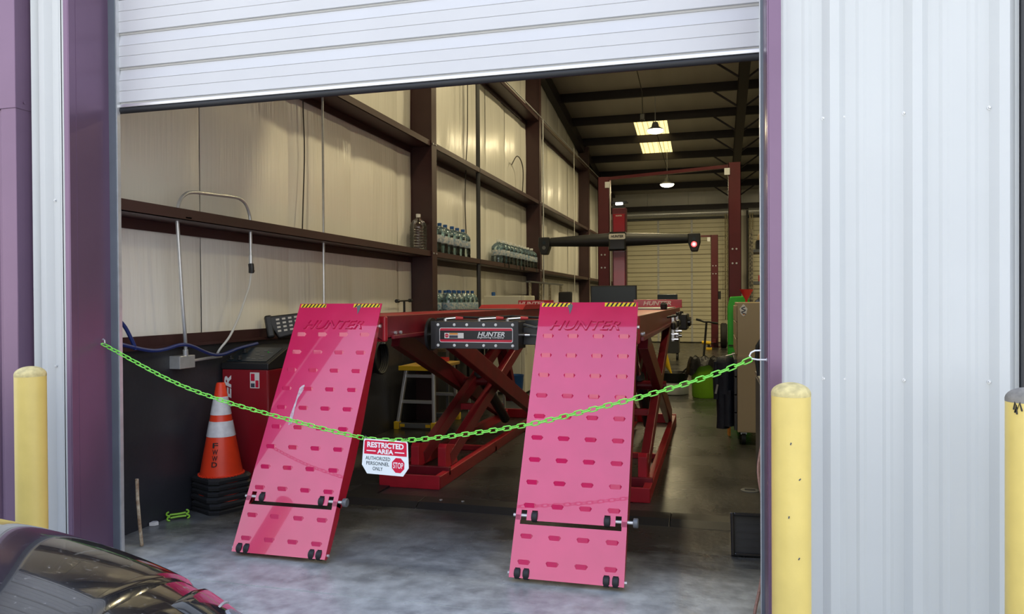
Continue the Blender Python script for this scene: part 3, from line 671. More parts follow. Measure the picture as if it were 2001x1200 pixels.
# ================================================================== BOLLARDS
def bollard(x, label, cap):
    b_ = thing('bollard', label, 'bollard', (x, 3.0, 0), group=None)
    build(MB().lathe([(.07, 0), (.07, 1.145), (.069, 1.15)], n=40), 'sleeve', 'bollard_yellow', b_, local=True)
    build(MB().lathe([(.0705, 1.138), (.0705, 1.148)] + [(.07 * cos(RD(a)) + .0002, 1.148 + .040 * sin(RD(a))) for a in range(6, 90, 12)] + [(.001, 1.188)], n=40), 'domed_cap', cap, b_, local=True)
    return b_
bollard(-3.285, 'yellow bollard with domed top in front of the white strip by the downspout', 'bollard_cap')
b2 = bollard(.268, 'yellow bollard with crackled domed top beside the right-hand door jamb by the cord', 'bollard_cap')
b3 = bollard(1.045, 'yellow bollard with grey worn top and black scribble by the ribbed siding', 'bollard_cap_grey')
def scribble(pts, b_, c=(0, 0)):
    m_ = MB()
    for ln in pts:
        P = []
        for a, z in ln: P.append((.0712 * sin(a), -.0712 * cos(a), z))
        m_.tube(P, .0028, 6)
    build(m_, 'marker_scribble', 'tape_black', b_, local=True)
scribble([[(-.98, 1.115), (-.92, 1.14), (-.80, 1.118), (-.70, 1.14), (-.60, 1.112)], [(-.92, 1.105), (-.86, 1.13), (-.82, 1.10)], [(-.40, 1.13), (-.38, 1.118)], [(-.15, 1.135), (-.05, 1.13), (-.12, 1.12), (-.04, 1.112)]], b3)
for b_, ch in ((b2, [(.35, .84, .8), (-.1, .97, .3), (.3, .55, .5)]), (b2, [(-.2, .70, .2)])):
    m_ = MB()
    for a, z, s_ in ch: m_.obox((.0702 * sin(a), -.0702 * cos(a), z), (.004, .002, .009), (0, s_, a))
    build(m_, 'paint_chip', 'sticker_ink', b_, local=True, smooth=0)

# ================================================================== TRAFFIC CONES
def cone_parts(root, full):
    def rr(s_, z): return [(sx * s_ * .5, sy * s_ * .5, z) for sx, sy in ((-1, -1), (1, -1), (1, 1), (-1, 1))]
    b_ = MB(); oct_ = lambda h, c: [(-h + c, -h), (h - c, -h), (h, -h + c), (h, h - c), (h - c, h), (-h + c, h), (-h, h - c), (-h, -h + c)]
    P = [(x, y, 0) for x, y in oct_(.165, .05)] + [(x, y, .022) for x, y in oct_(.168, .05)] + [(x, y, .038) for x, y in oct_(.158, .06)]
    b_.add(P, [tuple(reversed(range(8)))] + [(i, (i + 1) % 8, 8 + (i + 1) % 8, 8 + i) for i in range(8)] + [(8 + i, 8 + (i + 1) % 8, 16 + (i + 1) % 8, 16 + i) for i in range(8)] + [tuple(range(16, 24))])
    build(b_, 'base', 'rubber', root, local=True, smooth=25)
    R0, R1, Hh = .150, .030, .665
    rad = lambda z: R0 + (R1 - R0) * (z - .036) / Hh
    body = MB().lathe([(R0 + .006, .034), (R0 + .006, .044), (rad(.046), .046), (rad(.69), .69), (.026, .700), (.020, .700)], n=36)
    cb = build(body, 'cone_body', 'orange', root, local=True)
    if full:
        for za, zb in ((.315, .425), (.470, .600)):
            build(MB().lathe([(rad(za) + .0005, za), (rad(za) + .002, za + .001), (rad(zb) + .002, zb - .001), (rad(zb) + .0005, zb)], n=36), 'reflective_collar', 'reflective', root, local=True)
        m_ = MB()
        for k in range(40):
            a = 2 * pi * k / 40; m_.obox(((R0 + .007) * cos(a), (R0 + .007) * sin(a), .041), (.008, .010, .010), (0, 0, a))
        build(m_, 'tooth_ring', 'orange', cb, local=True, smooth=0)
        for ch, z in (('F', .262), ('W', .216), ('W', .172), ('D', .130)):
            a = RD(-50); rr_ = rad(z) + .0045; tilt = math.atan((R0 - R1) / Hh)
            build(text_mesh(ch, .038, .036, .0012, 'tape_black', bold=.01), 'lettering', None, cb, loc=(rr_ * cos(a), rr_ * sin(a), z), rot=(pi / 2 - tilt, 0, a + pi / 2))
ordn = ['lowest', 'second', 'third', 'fourth', 'fifth']
proto = None
for k in range(5):
    lab = 'black base of a nested orange traffic cone, %s from the floor in the stack' % ordn[k]
    if proto is None:
        proto = thing('traffic_cone', lab, 'traffic cone', (-3.482, 4.76, 0), RD(-24), 'stacked traffic cones'); cone_parts(proto, False)
    else: dup(proto, (-3.482 + random.uniform(-.006, .006), 4.76 + random.uniform(-.006, .006), .043 * k), RD(-24 + random.uniform(-3, 3)), lab)
tcn = thing('traffic_cone', 'orange traffic cone with two white collars and letters FWWD on top of the stack', 'traffic cone', (-3.482, 4.76, .215), RD(-24), 'stacked traffic cones')
cone_parts(tcn, True)

# ================================================================== RED MACHINE BESIDE THE WALL
mc = thing('inflation_machine', 'red upright service machine with black sloping control top behind the traffic cones', 'machine', (-3.46, 5.3, 0))
mx0, mx1, my0, my1 = -3.665, -3.265, 5.03, 5.60
build(MB().prism([(mx0, my0), (mx1 - .012, my0), (mx1, my0 + .012), (mx1, my1), (mx0, my1)], 'z', .06, .985), 'cabinet', 'cabinet_red', mc, smooth=0, bevel=.006)
build(MB().box(mx0 + .02, mx1 - .02, my0 + .02, my1 - .02, 0, .06), 'plinth', 'black_plastic', mc, smooth=0)
tp = build(MB().prism([(my0 - .008, .985), (my0 - .008, 1.035), (my0 + .26, 1.14), (my1, 1.15), (my1, .985)], 'x', mx0 - .005, mx1 + .006), 'control_top', 'black_plastic', mc, smooth=0, bevel=.008)
sl = math.atan2(.105, .268)
pn = build(MB().obox((mx0 + .20, my0 + .125, 1.0905), (.35, .24, .004), (sl, 0, 0)), 'panel', 'screen', tp, smooth=0)
for x_, d in ((.05, .04), (.13, .035), (.10, .15)):
    zz = 1.035 + (d + .008) * math.tan(sl) + .006
    build(MB().lathe([(.020, 0), (.020, .010), (.012, .012), (.012, .028), (.004, .030)], (mx0 + x_, my0 + d, zz), n=14), 'knob', 'rubber', tp)
for x_, d in ((.20, .17), (.26, .19), (.23, .12), (.29, .10), (.24, .05), (.30, .055), (.19, .06), (.33, .15)):
    build(MB().obox((mx0 + x_, my0 + d, 1.041 + (d + .008) * math.tan(sl)), (.035, .012, .004), (sl, 0, 0)), 'button', 'grey_steel', tp, smooth=0)
build(MB().cyl((mx0 + .30, my0 + .16, 1.104), (mx0 + .30, my0 + .16, 1.112), .005, n=8), 'indicator', 'green', tp)
text('HUNTER', .62, .060, .002, 'white_print', mc, tuple(Vector((mx0 + .050, my0 - .001, .63)) - mc.location), rot=(pi / 2, -pi / 2, 0), shear=.2, bold=.03)
sk = MB().box(mx0 + .245, mx0 + .325, my0 - .002, my0, .845, .965); sk.cm = 1
sk.box(mx0 + .252, mx0 + .285, my0 - .003, my0 - .002, .90, .955).box(mx0 + .292, mx0 + .318, my0 - .003, my0 - .002, .852, .905); sk.cm = 2; sk.box(mx0 + .252, mx0 + .285, my0 - .003, my0 - .002, .852, .882)
build(sk, 'sticker', ['sticker_white', 'sign_red', 'sticker_ink'], mc, smooth=0)

# ================================================================== WALL FITTINGS, LEFT
cd = thing('conduit_arch', 'bent steel conduit arch rising from a junction box on the dark wainscot', 'conduit', (-3.56, 4.5, 1.08))
pth = [(-3.61, 4.55, 1.12), (-3.60, 4.535, 1.20), (-3.57, 4.49, 1.30), (-3.555, 4.455, 1.45), (-3.55, 4.42, 1.82), (-3.55, 4.40, 2.08), (-3.55, 4.41, 2.15), (-3.55, 4.435, 2.205), (-3.55, 4.48, 2.245), (-3.55, 4.56, 2.272), (-3.55, 4.80, 2.288), (-3.55, 5.04, 2.300), (-3.55, 5.12, 2.293), (-3.55, 5.18, 2.265), (-3.55, 5.22, 2.21), (-3.55, 5.24, 2.13), (-3.55, 5.245, 1.86)]
build(MB().tube(smooth_path(pth, 5), .0125, 12), 'pipe', 'galv', cd)
build(MB().box(-3.685, -3.595, 4.47, 4.63, 1.035, 1.125), 'junction_box', 'galv', cd, smooth=0, bevel=.004)
build(MB().cyl((-3.61, 4.55, 1.12), (-3.605, 4.54, 1.165), .018, n=12), 'connector', 'galv', cd)
build(MB().cyl((-3.55, 5.245, 1.80), (-3.55, 5.245, 1.87), .017, n=12), 'coupling', 'galv', cd)
build(MB().tube([(-3.63, 4.63, 1.08), (-3.64, 4.8, 1.085), (-3.65, 5.0, 1.085)], .011, 10), 'side_pipe', 'galv', cd)
build(MB().box(-3.565, -3.46, 4.375, 4.435, 2.068, 2.078), 'strap', 'galv', cd, smooth=0)
hs = thing('wash_hose', 'pale hose with black spray handle hanging from the conduit arch', 'hose', (-3.5, 5.2, 1.1))
build(MB().tube([(-3.55, 5.245, 1.80), (-3.545, 5.243, 1.77), (-3.55, 5.25, 1.73)], .022, 10).cyl((-3.55, 5.24, 1.775), (-3.545, 5.27, 1.74), .012, n=8), 'spray_handle', 'black_plastic', hs)
build(MB().tube(smooth_path([(-3.55, 5.25, 1.73), (-3.55, 5.22, 1.62), (-3.55, 5.15, 1.50), (-3.55, 5.08, 1.38), (-3.56, 4.98, 1.24), (-3.60, 4.92, 1.15), (-3.64, 4.93, 1.10)], 6), .0085, 10), 'hose_tube', 'hose_white', hs)
tag(build(MB().tube(smooth_path([(-3.60, 3.80, 1.46), (-3.60, 3.95, 1.37), (-3.60, 4.03, 1.26), (-3.60, 4.06, 1.20)], 6), .012, 10), 'air_hose', 'hose_blue'), 'short blue air hose dropping behind the door track', 'hose')
tag(build(MB().tube(smooth_path([(-3.61, 3.80, 1.27), (-3.60, 3.95, 1.235), (-3.60, 4.18, 1.185), (-3.60, 4.32, 1.182), (-3.585, 4.46, 1.205), (-3.585, 4.58, 1.19), (-3.60, 4.80, 1.12), (-3.60, 4.95, 1.105), (-3.58, 5.12, 1.14), (-3.57, 5.35, 1.165)], 6), .0125, 10), 'air_hose', 'hose_blue'), 'long blue air hose sagging along the wainscot to the red machine', 'hose')
gd = thing('wall_keypad', 'black handheld controller with rows of buttons on the wall rail behind the ramp', 'controller', (-3.50, 5.72, 1.28))
gd.rotation_euler = (RD(8), RD(-12), RD(-52))
build(MB().prism([(-.16, .05), (-.15, .12), (.16, .11), (.17, -.05), (-.10, -.08)], 'x', -.05, .02), 'case', 'black_plastic', gd, local=True, smooth=0, bevel=.012)
build(MB().box(-.05, .02, -.19, -.13, -.06, .13), 'end_grip', 'black_plastic', gd, local=True, smooth=0, bevel=.014)
bt = MB().box(0, .006, -.014, .014, -.008, .008).mesh('key', 'silver_print', smooth=0)
link_copies(bt, 'key', gd, [((.02, -.09 + .05 * i, .08 - .033 * j), (0, 0, 0)) for i in range(5) for j in range(4)])
# wall cables and pipes
def wall_line(name, label, cat, pts, r_, m_): return tag(build(MB().tube(pts, r_, 8), name, m_), label, cat)
wall_line('vertical_conduit', 'thin galvanized conduit running down the insulated wall above the leaning ramp', 'conduit', [(-3.58, 6.45, 1.3), (-3.58, 6.45, 3.44), (-3.66, 6.45, 3.5), (-3.66, 6.45, 7.7)], .012, 'galv')
wall_line('hanging_cable', 'dark cable hanging down the upper insulation near the door', 'cable', smooth_path([(-3.675, 6.24, 4.6), (-3.675, 6.26, 3.4), (-3.675, 6.28, 2.9), (-3.67, 6.24, 2.4), (-3.66, 6.20, 2.07)], 5), .006, 'cable')
wall_line('downpipe', 'black vertical pipe on the insulated wall between the two jug groups', 'pipe', [(-3.49, 11.0, 1.3), (-3.49, 11.0, 7.2)], .034, 'black_paint')
wall_line('hanging_cable', 'dark cable hanging beside the black vertical pipe', 'cable', smooth_path([(-3.60, 10.85, 6), (-3.60, 10.84, 4.2), (-3.60, 10.75, 3.5), (-3.60, 10.7, 2.9), (-3.6, 10.78, 2.2)], 5), .008, 'cable')
wall_line('looped_cable', 'short looped black cable sticking out of the wall high by the second column', 'cable', smooth_path([(-3.66, 13.6, 4.02), (-3.6, 13.75, 4.2), (-3.58, 14.0, 4.15), (-3.58, 14.15, 3.95), (-3.60, 14.15, 3.52)], 5), .010, 'cable')
wall_line('vertical_conduit', 'thin galvanized conduit on the second wall column', 'conduit', [(-3.42, 15.18, 1.4), (-3.42, 15.18, 5.2)], .014, 'galv')
wall_line('drop_cord', 'thin cord hanging down the far wall bay between the last columns', 'cord', [(-3.42, 18.7, 1.3), (-3.42, 18.7, 5.3)], .009, 'hose_white')
wall_line('ridge_conduit', 'long conduit clipped along the top girt of the insulated wall', 'conduit', [(-3.45, 9.2, 5.235), (-3.45, 26, 5.235)], .014, 'galv')
tb = thing('wall_tap', 'small black T-shaped valve handle on the wall by the first column', 'valve', (-3.6, 8.4, 1.45))
build(MB().cyl((-3.60, 8.40, 1.30), (-3.60, 8.40, 1.50), .014, n=10), 'stem', 'black_plastic', tb)
build(MB().cyl((-3.60, 8.19, 1.50), (-3.60, 8.60, 1.505), .010, n=10).cyl((-3.60, 8.17, 1.50), (-3.60, 8.23, 1.50), .022, n=10).cyl((-3.60, 8.56, 1.505), (-3.60, 8.62, 1.505), .022, n=10), 'handle', 'black_plastic', tb)
hc = thing('hose_coil', 'black coiled hose hung on the dark wainscot behind the left ramp', 'hose', (-3.6, 7.76, .88))
for k in range(4):
    build(MB().tube([(-3.665 + .022 * k, 7.76 + (.15 + .006 * k) * cos(2 * pi * i / 28), .875 + (.165 + .005 * k) * sin(2 * pi * i / 28)) for i in range(28)], .014, 8, closed=True), 'coil', 'rubber', hc)
build(MB().cyl((-3.68, 7.76, 1.02), (-3.56, 7.76, 1.035), .010, n=8), 'hanger', 'galv', hc)

# ================================================================== JUGS
def jug(root, h, r_, m_, cap, label_m, rings):
    prof = [(r_ * .90, 0), (r_, .015)]
    nr = rings
    for k in range(nr):
        z = .03 + (h * .66 - .03) * k / nr; dz = (h * .66 - .03) / nr
        prof += [(r_, z), (r_, z + dz * .6), (r_ * .955, z + dz * .8)]
    prof += [(r_, h * .68), (r_ * .93, h * .76), (r_ * .62, h * .85), (r_ * .24, h * .905), (r_ * .22, h * .94)]
    build(MB().lathe(prof, n=20), 'bottle_body', m_, root, local=True, smooth=50)
    build(MB().lathe([(r_ * .26, h * .925), (r_ * .27, h), (r_ * .22, h * 1.005)], n=14), 'cap', cap, root, local=True)
    if label_m: build(MB().lathe([(r_ * 1.004, h * .42), (r_ * 1.012, h * .425), (r_ * 1.012, h * .62), (r_ * 1.004, h * .625)], n=20), 'label_band', label_m, root, local=True)
g_ = thing('water_jug', 'big clear ribbed jug with white cap on the girt by the first column', 'water jug', (-3.575, 8.80, 2.063)); jug(g_, .515, .108, 'bottle_clear', 'white_print', None, 9)
wj = None
for k in range(6):
    yy = 9.30 + .243 * k; lab = 'blue-capped water jug in the row on the girt just past the first column'
    if wj is None: wj = thing('water_jug', lab, 'water jug', (-3.575, yy, 2.063), 0, 'jugs in the near row on the girt'); jug(wj, .475, .112, 'bottle', 'cap_blue', 'label_white', 3)
    else: dup(wj, (-3.575 + random.uniform(-.01, .01), yy, 2.063), random.uniform(0, 6))
wj = None
for k in range(10):
    yy = 12.38 + .262 * k; lab = 'pale-capped water jug in the far row on the girt before the second column'
    if wj is None: wj = thing('water_jug', lab, 'water jug', (-3.575, yy, 2.063), 0, 'jugs in the far row on the girt'); jug(wj, .47, .122, 'bottle', 'white_print', 'label_white', 3)
    else: dup(wj, (-3.575 + random.uniform(-.01, .01), yy, 2.063), random.uniform(0, 6))
sh = thing('wall_shelf', 'low steel shelf against the wainscot holding the upright water bottles', 'shelf', (-3.5, 9.9, 0))
build(MB().box(-3.675, -3.33, 9.15, 11.25, 1.17, 1.20), 'board', 'grey_steel', sh, smooth=0, bevel=.004)
for yy in (9.18, 11.18):
    for xx in (-3.66, -3.36): build(MB().box(xx, xx + .03, yy, yy + .03, 0, 1.17), 'leg', 'grey_steel', sh, smooth=0)
wj = None
for k in range(6):
    yy = 9.33 + .20 * k
    for j in range(2):
        lab = 'blue labelled water bottle standing on the low shelf under the near jug row'
        if wj is None: wj = thing('water_bottle', lab, 'water bottle', (-3.56, yy, 1.20), 0, 'bottles on the low shelf'); jug(wj, .44, .088, 'bottle', 'cap_blue', 'label_blue', 3)
        else: dup(wj, (-3.57 + .165 * j, yy + .085 * j, 1.20), random.uniform(0, 6))

# ================================================================== LADDER PLATFORM, FRIDGE, BUCKET
wp = thing('work_platform', 'folding aluminium work platform with yellow edged top and yellow feet', 'work platform', (-3.3, 8.6, 0))
lx0, lx1, ly0, ly1, lz = -3.56, -3.16, 8.22, 9.05, .70
for yb, yt in ((ly0, ly0 + .07), (ly1, ly1 - .07)):
    for xb, xt in ((lx0 - .06, lx0 + .03), (lx1 - .0, lx1 - .03)):
        build(MB().bar((xb, yb, .02), (xt, yt, lz), .035, .05, up=(0, 1, 0)), 'leg', 'alu', wp, smooth=0, bevel=.004)
        build(MB().box(xb - .03, xb + .03, yb - .04, yb + .04, 0, .09), 'foot', 'yellow', wp, smooth=0, bevel=.006)
    for z_ in (.32, .62):
        t_ = z_ / lz; build(MB().bar((lx0 - .06 + .09 * t_, yb + (yt - yb) * t_, z_), (lx1 - .03 * t_, yb + (yt - yb) * t_, z_), .03, .04), 'rung', 'alu', wp, smooth=0, bevel=.004)
    br = build(MB().box(lx0 - .03, lx1 - .03, yb - .02, yb + .015, .02, .075), 'bottom_brace', 'grey_steel', wp, smooth=0, bevel=.003)
    for xx in (lx0 - .02, lx1 - .10): build(MB().box(xx, xx + .06, yb - .023, yb - .02, .03, .065), 'yellow_badge', 'yellow', br, smooth=0)
build(MB().box(lx0 - .03, lx1 + .03, ly0 - .01, ly1 + .01, lz, lz + .04), 'top_deck', 'wood_top', wp, smooth=0, bevel=.006)
build(MB().box(lx0 - .035, lx1 + .035, ly0 - .015, ly0 - .009, lz - .012, lz + .042), 'front_edge', 'yellow', wp, smooth=0, bevel=.002)
rt = thing('red_tray', 'red plastic tray lying on the aluminium work platform', 'tray', (-3.4, 8.8, lz + .04))
build(MB().box(-3.5, -3.25, 8.55, 9.0, lz + .04, lz + .05).box(-3.5, -3.485, 8.55, 9.0, lz + .05, lz + .09).box(-3.265, -3.25, 8.55, 9.0, lz + .05, lz + .09).box(-3.485, -3.265, 8.55, 8.565, lz + .05, lz + .09).box(-3.485, -3.265, 8.985, 9.0, lz + .05, lz + .09), 'tray_shell', 'red_plastic', rt, smooth=0)
st2 = thing('step_stool', 'low aluminium step stool behind the work platform', 'step stool', (-3.0, 9.85, 0))
build(MB().box(-3.25, -2.80, 9.65, 10.1, .36, .39), 'step_plate', 'alu', st2, smooth=0, bevel=.004)
for xx in (-3.23, -2.85):
    for yy in (9.67, 10.05): build(MB().box(xx, xx + .03, yy, yy + .03, 0, .36), 'leg', 'alu', st2, smooth=0)
wb2 = thing('workbench', 'low wooden bench with cluttered top along the wall behind the lift legs', 'bench', (-3.35, 10.2, 0))
build(MB().box(-3.66, -3.30, 9.45, 10.9, .82, .86), 'top', 'tan', wb2, smooth=0, bevel=.004)
for xx in (-3.64, -3.35):
    for yy in (9.47, 10.85): build(MB().box(xx, xx + .04, yy, yy + .04, 0, .82), 'leg', 'dark_steel', wb2, smooth=0)
rg = MB().grid(lambda u, v: (-3.55 + .2 * u, 9.7 + .4 * v, .865 + .04 * abs(sin(7 * u + 5 * v)) * (4 * u * (1 - u)) ** .5), 8, 10)
tag(build(rg, 'shop_rag', 'shard'), 'crumpled white shop rag on the low bench', 'rag')
fr = thing('refrigerator', 'cream white refrigerator standing against the wall past the water bottles', 'refrigerator', (-3.25, 12.0, 0))
build(MB().box(-3.62, -3.0, 11.65, 12.33, .03, 1.575), 'body', 'fridge', fr, smooth=0, bevel=.012)
build(MB().box(-3.0, -2.93, 11.65, 12.33, .03, 1.05), 'door', 'fridge', fr, smooth=0, bevel=.014)
build(MB().box(-3.0, -2.93, 11.65, 12.33, 1.06, 1.575), 'freezer_door', 'fridge', fr, smooth=0, bevel=.014)
build(MB().box(-2.93, -2.90, 11.68, 11.71, .65, 1.02).box(-2.93, -2.90, 11.68, 11.71, 1.09, 1.35), 'handle', 'fridge', fr, smooth=0, bevel=.006)
build(MB().box(-3.60, -2.97, 11.67, 12.3, 0, .03), 'foot_plinth', 'black_plastic', fr, smooth=0)
jgb = tag(build(MB().lathe([(.03, 1.575), (.032, 1.60), (.032, 1.63), (.022, 1.635)], (-3.48, 11.75, 0), 12), 'bottle_cap', 'cap_blue'), 'small blue screw cap on top of the refrigerator', 'cap')
bk = thing('bucket', 'dark blue bucket on the floor beside the refrigerator', 'bucket', (-3.02, 11.3, 0))
build(MB().lathe([(.12, 0), (.15, .34), (.156, .35), (.148, .35), (.115, .02)], (0, 0, 0), 24), 'pail', 'cap_blue', bk, local=True)
build(MB().tube([(.15 * cos(RD(a)), 0.0, .34 - .03 + .0 + .10 * sin(RD(a)) * -0.6) for a in range(0, 181, 20)], .004, 6), 'bail', 'galv', bk, local=True)
rk_ = thing('pipe_rack', 'tall rack of upright brass pipes beside the second wall column', 'rack', (-3.3, 15.0, 0))
for yy in (13.75, 14.6, 15.5, 16.65): build(MB().cyl((-3.36, yy, 0), (-3.36, yy, 1.83), .028, n=10), 'upright', 'chain_metal', rk_)
build(MB().box(-3.40, -3.32, 13.6, 16.75, 1.83, 1.86).box(-3.40, -3.32, 13.6, 16.75, .3, .33), 'rail', 'grey_steel', rk_, smooth=0)
spk = thing('office_chair', 'black chair back showing over the lift runway by the wall', 'chair', (-3.1, 16.2, 0))
build(MB().obox((-3.13, 16.0, 1.48), (.30, .06, .40), (RD(-6), 0, 0)), 'backrest', 'black_plastic', spk, smooth=0, bevel=.03)
build(MB().box(-3.38, -2.9, 16.0, 16.5, .95, 1.03), 'seat', 'black_plastic', spk, smooth=0, bevel=.03)
build(MB().cyl((-3.14, 16.25, .1), (-3.14, 16.25, .95), .03, n=12), 'stem', 'black_plastic', spk)
for k in range(5):
    a = 2 * pi * k / 5; build(MB().bar((-3.14, 16.25, .10), (-3.14 + .3 * cos(a), 16.25 + .3 * sin(a), .05), .05, .04).cyl((-3.14 + .3 * cos(a), 16.25 + .3 * sin(a), 0), (-3.14 + .3 * cos(a), 16.25 + .3 * sin(a), .06), .025, n=10), 'leg', 'black_plastic', spk, smooth=0)

# ================================================================== CAMERA SENSOR STAND AND SCREENS
sn = thing('alignment_camera_stand', 'red post carrying a black winged alignment camera beam behind the lift', 'camera stand', (-1.53, 12.45, 0))
build(MB().box(-1.64, -1.415, 12.40, 12.58, 0, 3.0), 'post', 'post_red', sn, smooth=0, bevel=.008)
build(MB().box(-1.62, -1.435, 12.385, 12.40, .2, 2.9), 'post_face', 'cabinet_red', sn, smooth=0, bevel=.004)
text('HUNTER', .10, .022, .002, 'silver_print', sn, tuple(Vector((-1.53, 12.384, 2.87)) - sn.location), bold=.02)
build(MB().box(-1.62, -1.44, 12.40, 12.58, 3.0, 3.05).box(-1.66, -1.40, 12.38, 12.60, 3.09, 3.105), 'top_cap', 'black_plastic', sn, smooth=0)
build(MB().box(-1.585, -1.475, 12.39, 12.5, 3.045, 3.09), 'beacon', 'beacon', sn, smooth=0, bevel=.01)
build(MB().box(-1.8, -1.3, 12.2, 12.9, 0, .03), 'base_plate', 'post_red', sn, smooth=0)
hb = build(MB().box(-1.685, -1.395, 12.23, 12.42, 2.29, 2.60), 'carriage', 'black_gloss', sn, smooth=0, bevel=.03)
build(MB().prism(rrect(-1.672, -1.408, 2.475, 2.565, .02), 'y', 12.222, 12.23), 'badge', 'silver_print', hb, smooth=0)
text('HUNTER', .20, .042, .003, 'tape_black', hb, tuple(Vector((-1.54, 12.220, 2.522)) - sn.location), shear=.25, bold=.03)
for s_ in (-1, 1):
    c = -1.54
    bmh = MB(); secs = []
    for t_ in [i / 10 for i in range(11)]:
        x_ = c + s_ * (.13 + 1.14 * t_); zc = 2.475 - .015 * t_; hh = .112 - .045 * t_; dd = .075 - .02 * t_
        secs.append([(x_, 12.31 + dd * cos(a) * 1.0, zc + hh * sin(a) * (1 if abs(sin(a)) < 2 else 1)) for a in [2 * pi * k / 12 for k in range(12)]])
    P = [p for s2 in secs for p in s2]; F = [(i * 12 + k, i * 12 + (k + 1) % 12, (i + 1) * 12 + (k + 1) % 12, (i + 1) * 12 + k) for i in range(10) for k in range(12)] + [tuple(range(12)), tuple(range(120, 132))]
    bmh.add(P, F); build(bmh, 'beam_wing', 'black_plastic', sn, smooth=60)
    xe = c + s_ * 1.205
    pod = build(MB().prism([(xe - .095, 2.54), (xe + .095, 2.54), (xe + .10, 2.40), (xe + .055, 2.255), (xe - .045, 2.255), (xe - .09, 2.38)] if s_ > 0 else [(xe + .095, 2.54), (xe - .095, 2.54), (xe - .10, 2.40), (xe - .055, 2.255), (xe + .045, 2.255), (xe + .09, 2.38)], 'y', 12.22, 12.40), 'camera_pod', 'black_plastic', sn, smooth=0, bevel=.015)
    build(MB().cyl((xe, 12.222, 2.45), (xe, 12.215, 2.45), .03, n=16), 'camera_lens', 'screen', pod)
    if s_ > 0:
        build(MB().cyl((xe, 12.222, 2.365), (xe, 12.212, 2.365), .042, n=20), 'red_led_ring', 'lens_red', pod)
        build(MB().cyl((xe, 12.212, 2.365), (xe, 12.208, 2.365), .018, n=14), 'led_core', 'lens_core', pod)
    else: build(MB().cyl((xe, 12.222, 2.365), (xe, 12.212, 2.365), .03, n=20), 'led_ring', 'grey_steel', pod)
sc = thing('alignment_console', 'dark alignment console cabinet with a wide flat screen in front of the red post', 'console', (-1.56, 11.95, 0))
build(MB().box(-1.86, -1.27, 11.9, 12.18, .08, 1.05), 'cabinet', 'black_paint', sc, smooth=0, bevel=.01)
build(MB().box(-1.925, -1.20, 11.92, 11.97, 1.28, 1.725), 'screen_frame', 'black_plastic', sc, smooth=0, bevel=.006)
build(MB().box(-1.905, -1.22, 11.917, 11.92, 1.30, 1.705), 'screen_glass', 'screen', sc, smooth=0)
build(MB().box(-1.62, -1.50, 11.97, 12.05, 1.05, 1.5), 'screen_arm', 'black_plastic', sc, smooth=0)
for xx in (-1.82, -1.31):
    for yy in (11.95, 12.13): build(MB().cyl((xx - .015, yy, .04), (xx + .015, yy, .04), .04, n=12), 'caster', 'rubber', sc)
ct = thing('diagnostic_cart', 'tall dark rolling cart with a small screen beyond the right runway', 'cart', (-1.05, 19.4, 0))
build(MB().box(-1.33, -.90, 19.2, 19.7, .16, 1.15), 'cabinet', 'black_paint', ct, smooth=0, bevel=.01)
build(MB().box(-1.42, -.93, 19.2, 19.26, 1.32, 1.63), 'screen', 'screen', ct, smooth=0, bevel=.006)
build(MB().box(-1.20, -1.10, 19.26, 19.32, 1.15, 1.5), 'screen_arm', 'black_plastic', ct, smooth=0)
for xx in (-1.28, -.95):
    for yy in (19.26, 19.64): build(MB().cyl((xx - .02, yy, .08), (xx + .02, yy, .08), .08, n=14), 'caster', 'rubber', ct)
# wheel adaptors hung on the right runway
for k, (yy, lab) in enumerate(((7.35, 'silver wheel clamp hanging on the right runway side, nearer the ramp'), (8.1, 'silver wheel clamp hanging on the right runway side, next to the black one'))):
    wa = thing('wheel_clamp', lab, 'wheel clamp', (-.41, yy, 1.2), 0, 'wheel clamps on the runway')
    build(MB().cyl((-.455, yy, 1.33), (-.36, yy, 1.345), .010, n=8).cyl((-.36, yy, 1.345), (-.355, yy, 1.375), .010, n=8), 'hook', 'black_plastic', wa)
    build(MB().bar((-.40, yy - .10, 1.25), (-.40, yy + .16, 1.25), .03, .04).bar((-.40, yy + .03, 1.34), (-.40, yy + .03, 1.10), .03, .03), 'arm', 'alu', wa, smooth=0, bevel=.004)
    build(MB().lathe([(.03, -.02), (.045, -.01), (.045, .01), (.03, .02)], (-.39, yy + .03, 1.25), axis='x', n=14), 'hub', 'alu', wa)
    for z_ in (1.17, 1.12): build(MB().cyl((-.415, yy + .03, z_), (-.35, yy + .03, z_), .016, n=10), 'pin', 'chrome', wa)
    for y_ in (-.10, .16): build(MB().lathe([(.02, -.03), (.028, 0), (.02, .03)], (-.39, yy + y_, 1.25), n=10), 'claw', 'black_plastic', wa)
wa = thing('wheel_target', 'black wheel target block hanging at the far corner of the right runway', 'wheel target', (-.40, 9.0, 1.2))
build(MB().cyl((-.455, 9.0, 1.34), (-.37, 9.0, 1.35), .012, n=8), 'hook', 'black_plastic', wa)
build(MB().box(-.43, -.32, 8.85, 9.45, 1.15, 1.33), 'target_body', 'black_plastic', wa, smooth=0, bevel=.015)
for y_ in (8.95, 9.15, 9.35): build(MB().cyl((-.32, y_, 1.24), (-.29, y_, 1.24), .05, n=14), 'target_disc', 'black_gloss', wa)
tag(build(MB().lathe([(.03, 1.399), (.035, 1.42), (.035, 1.45), (.02, 1.47)], (-.52, 7.9, 0), 14), 'rubber_stop', 'rubber'), 'small black rubber stop standing on the right runway deck edge', 'stop')
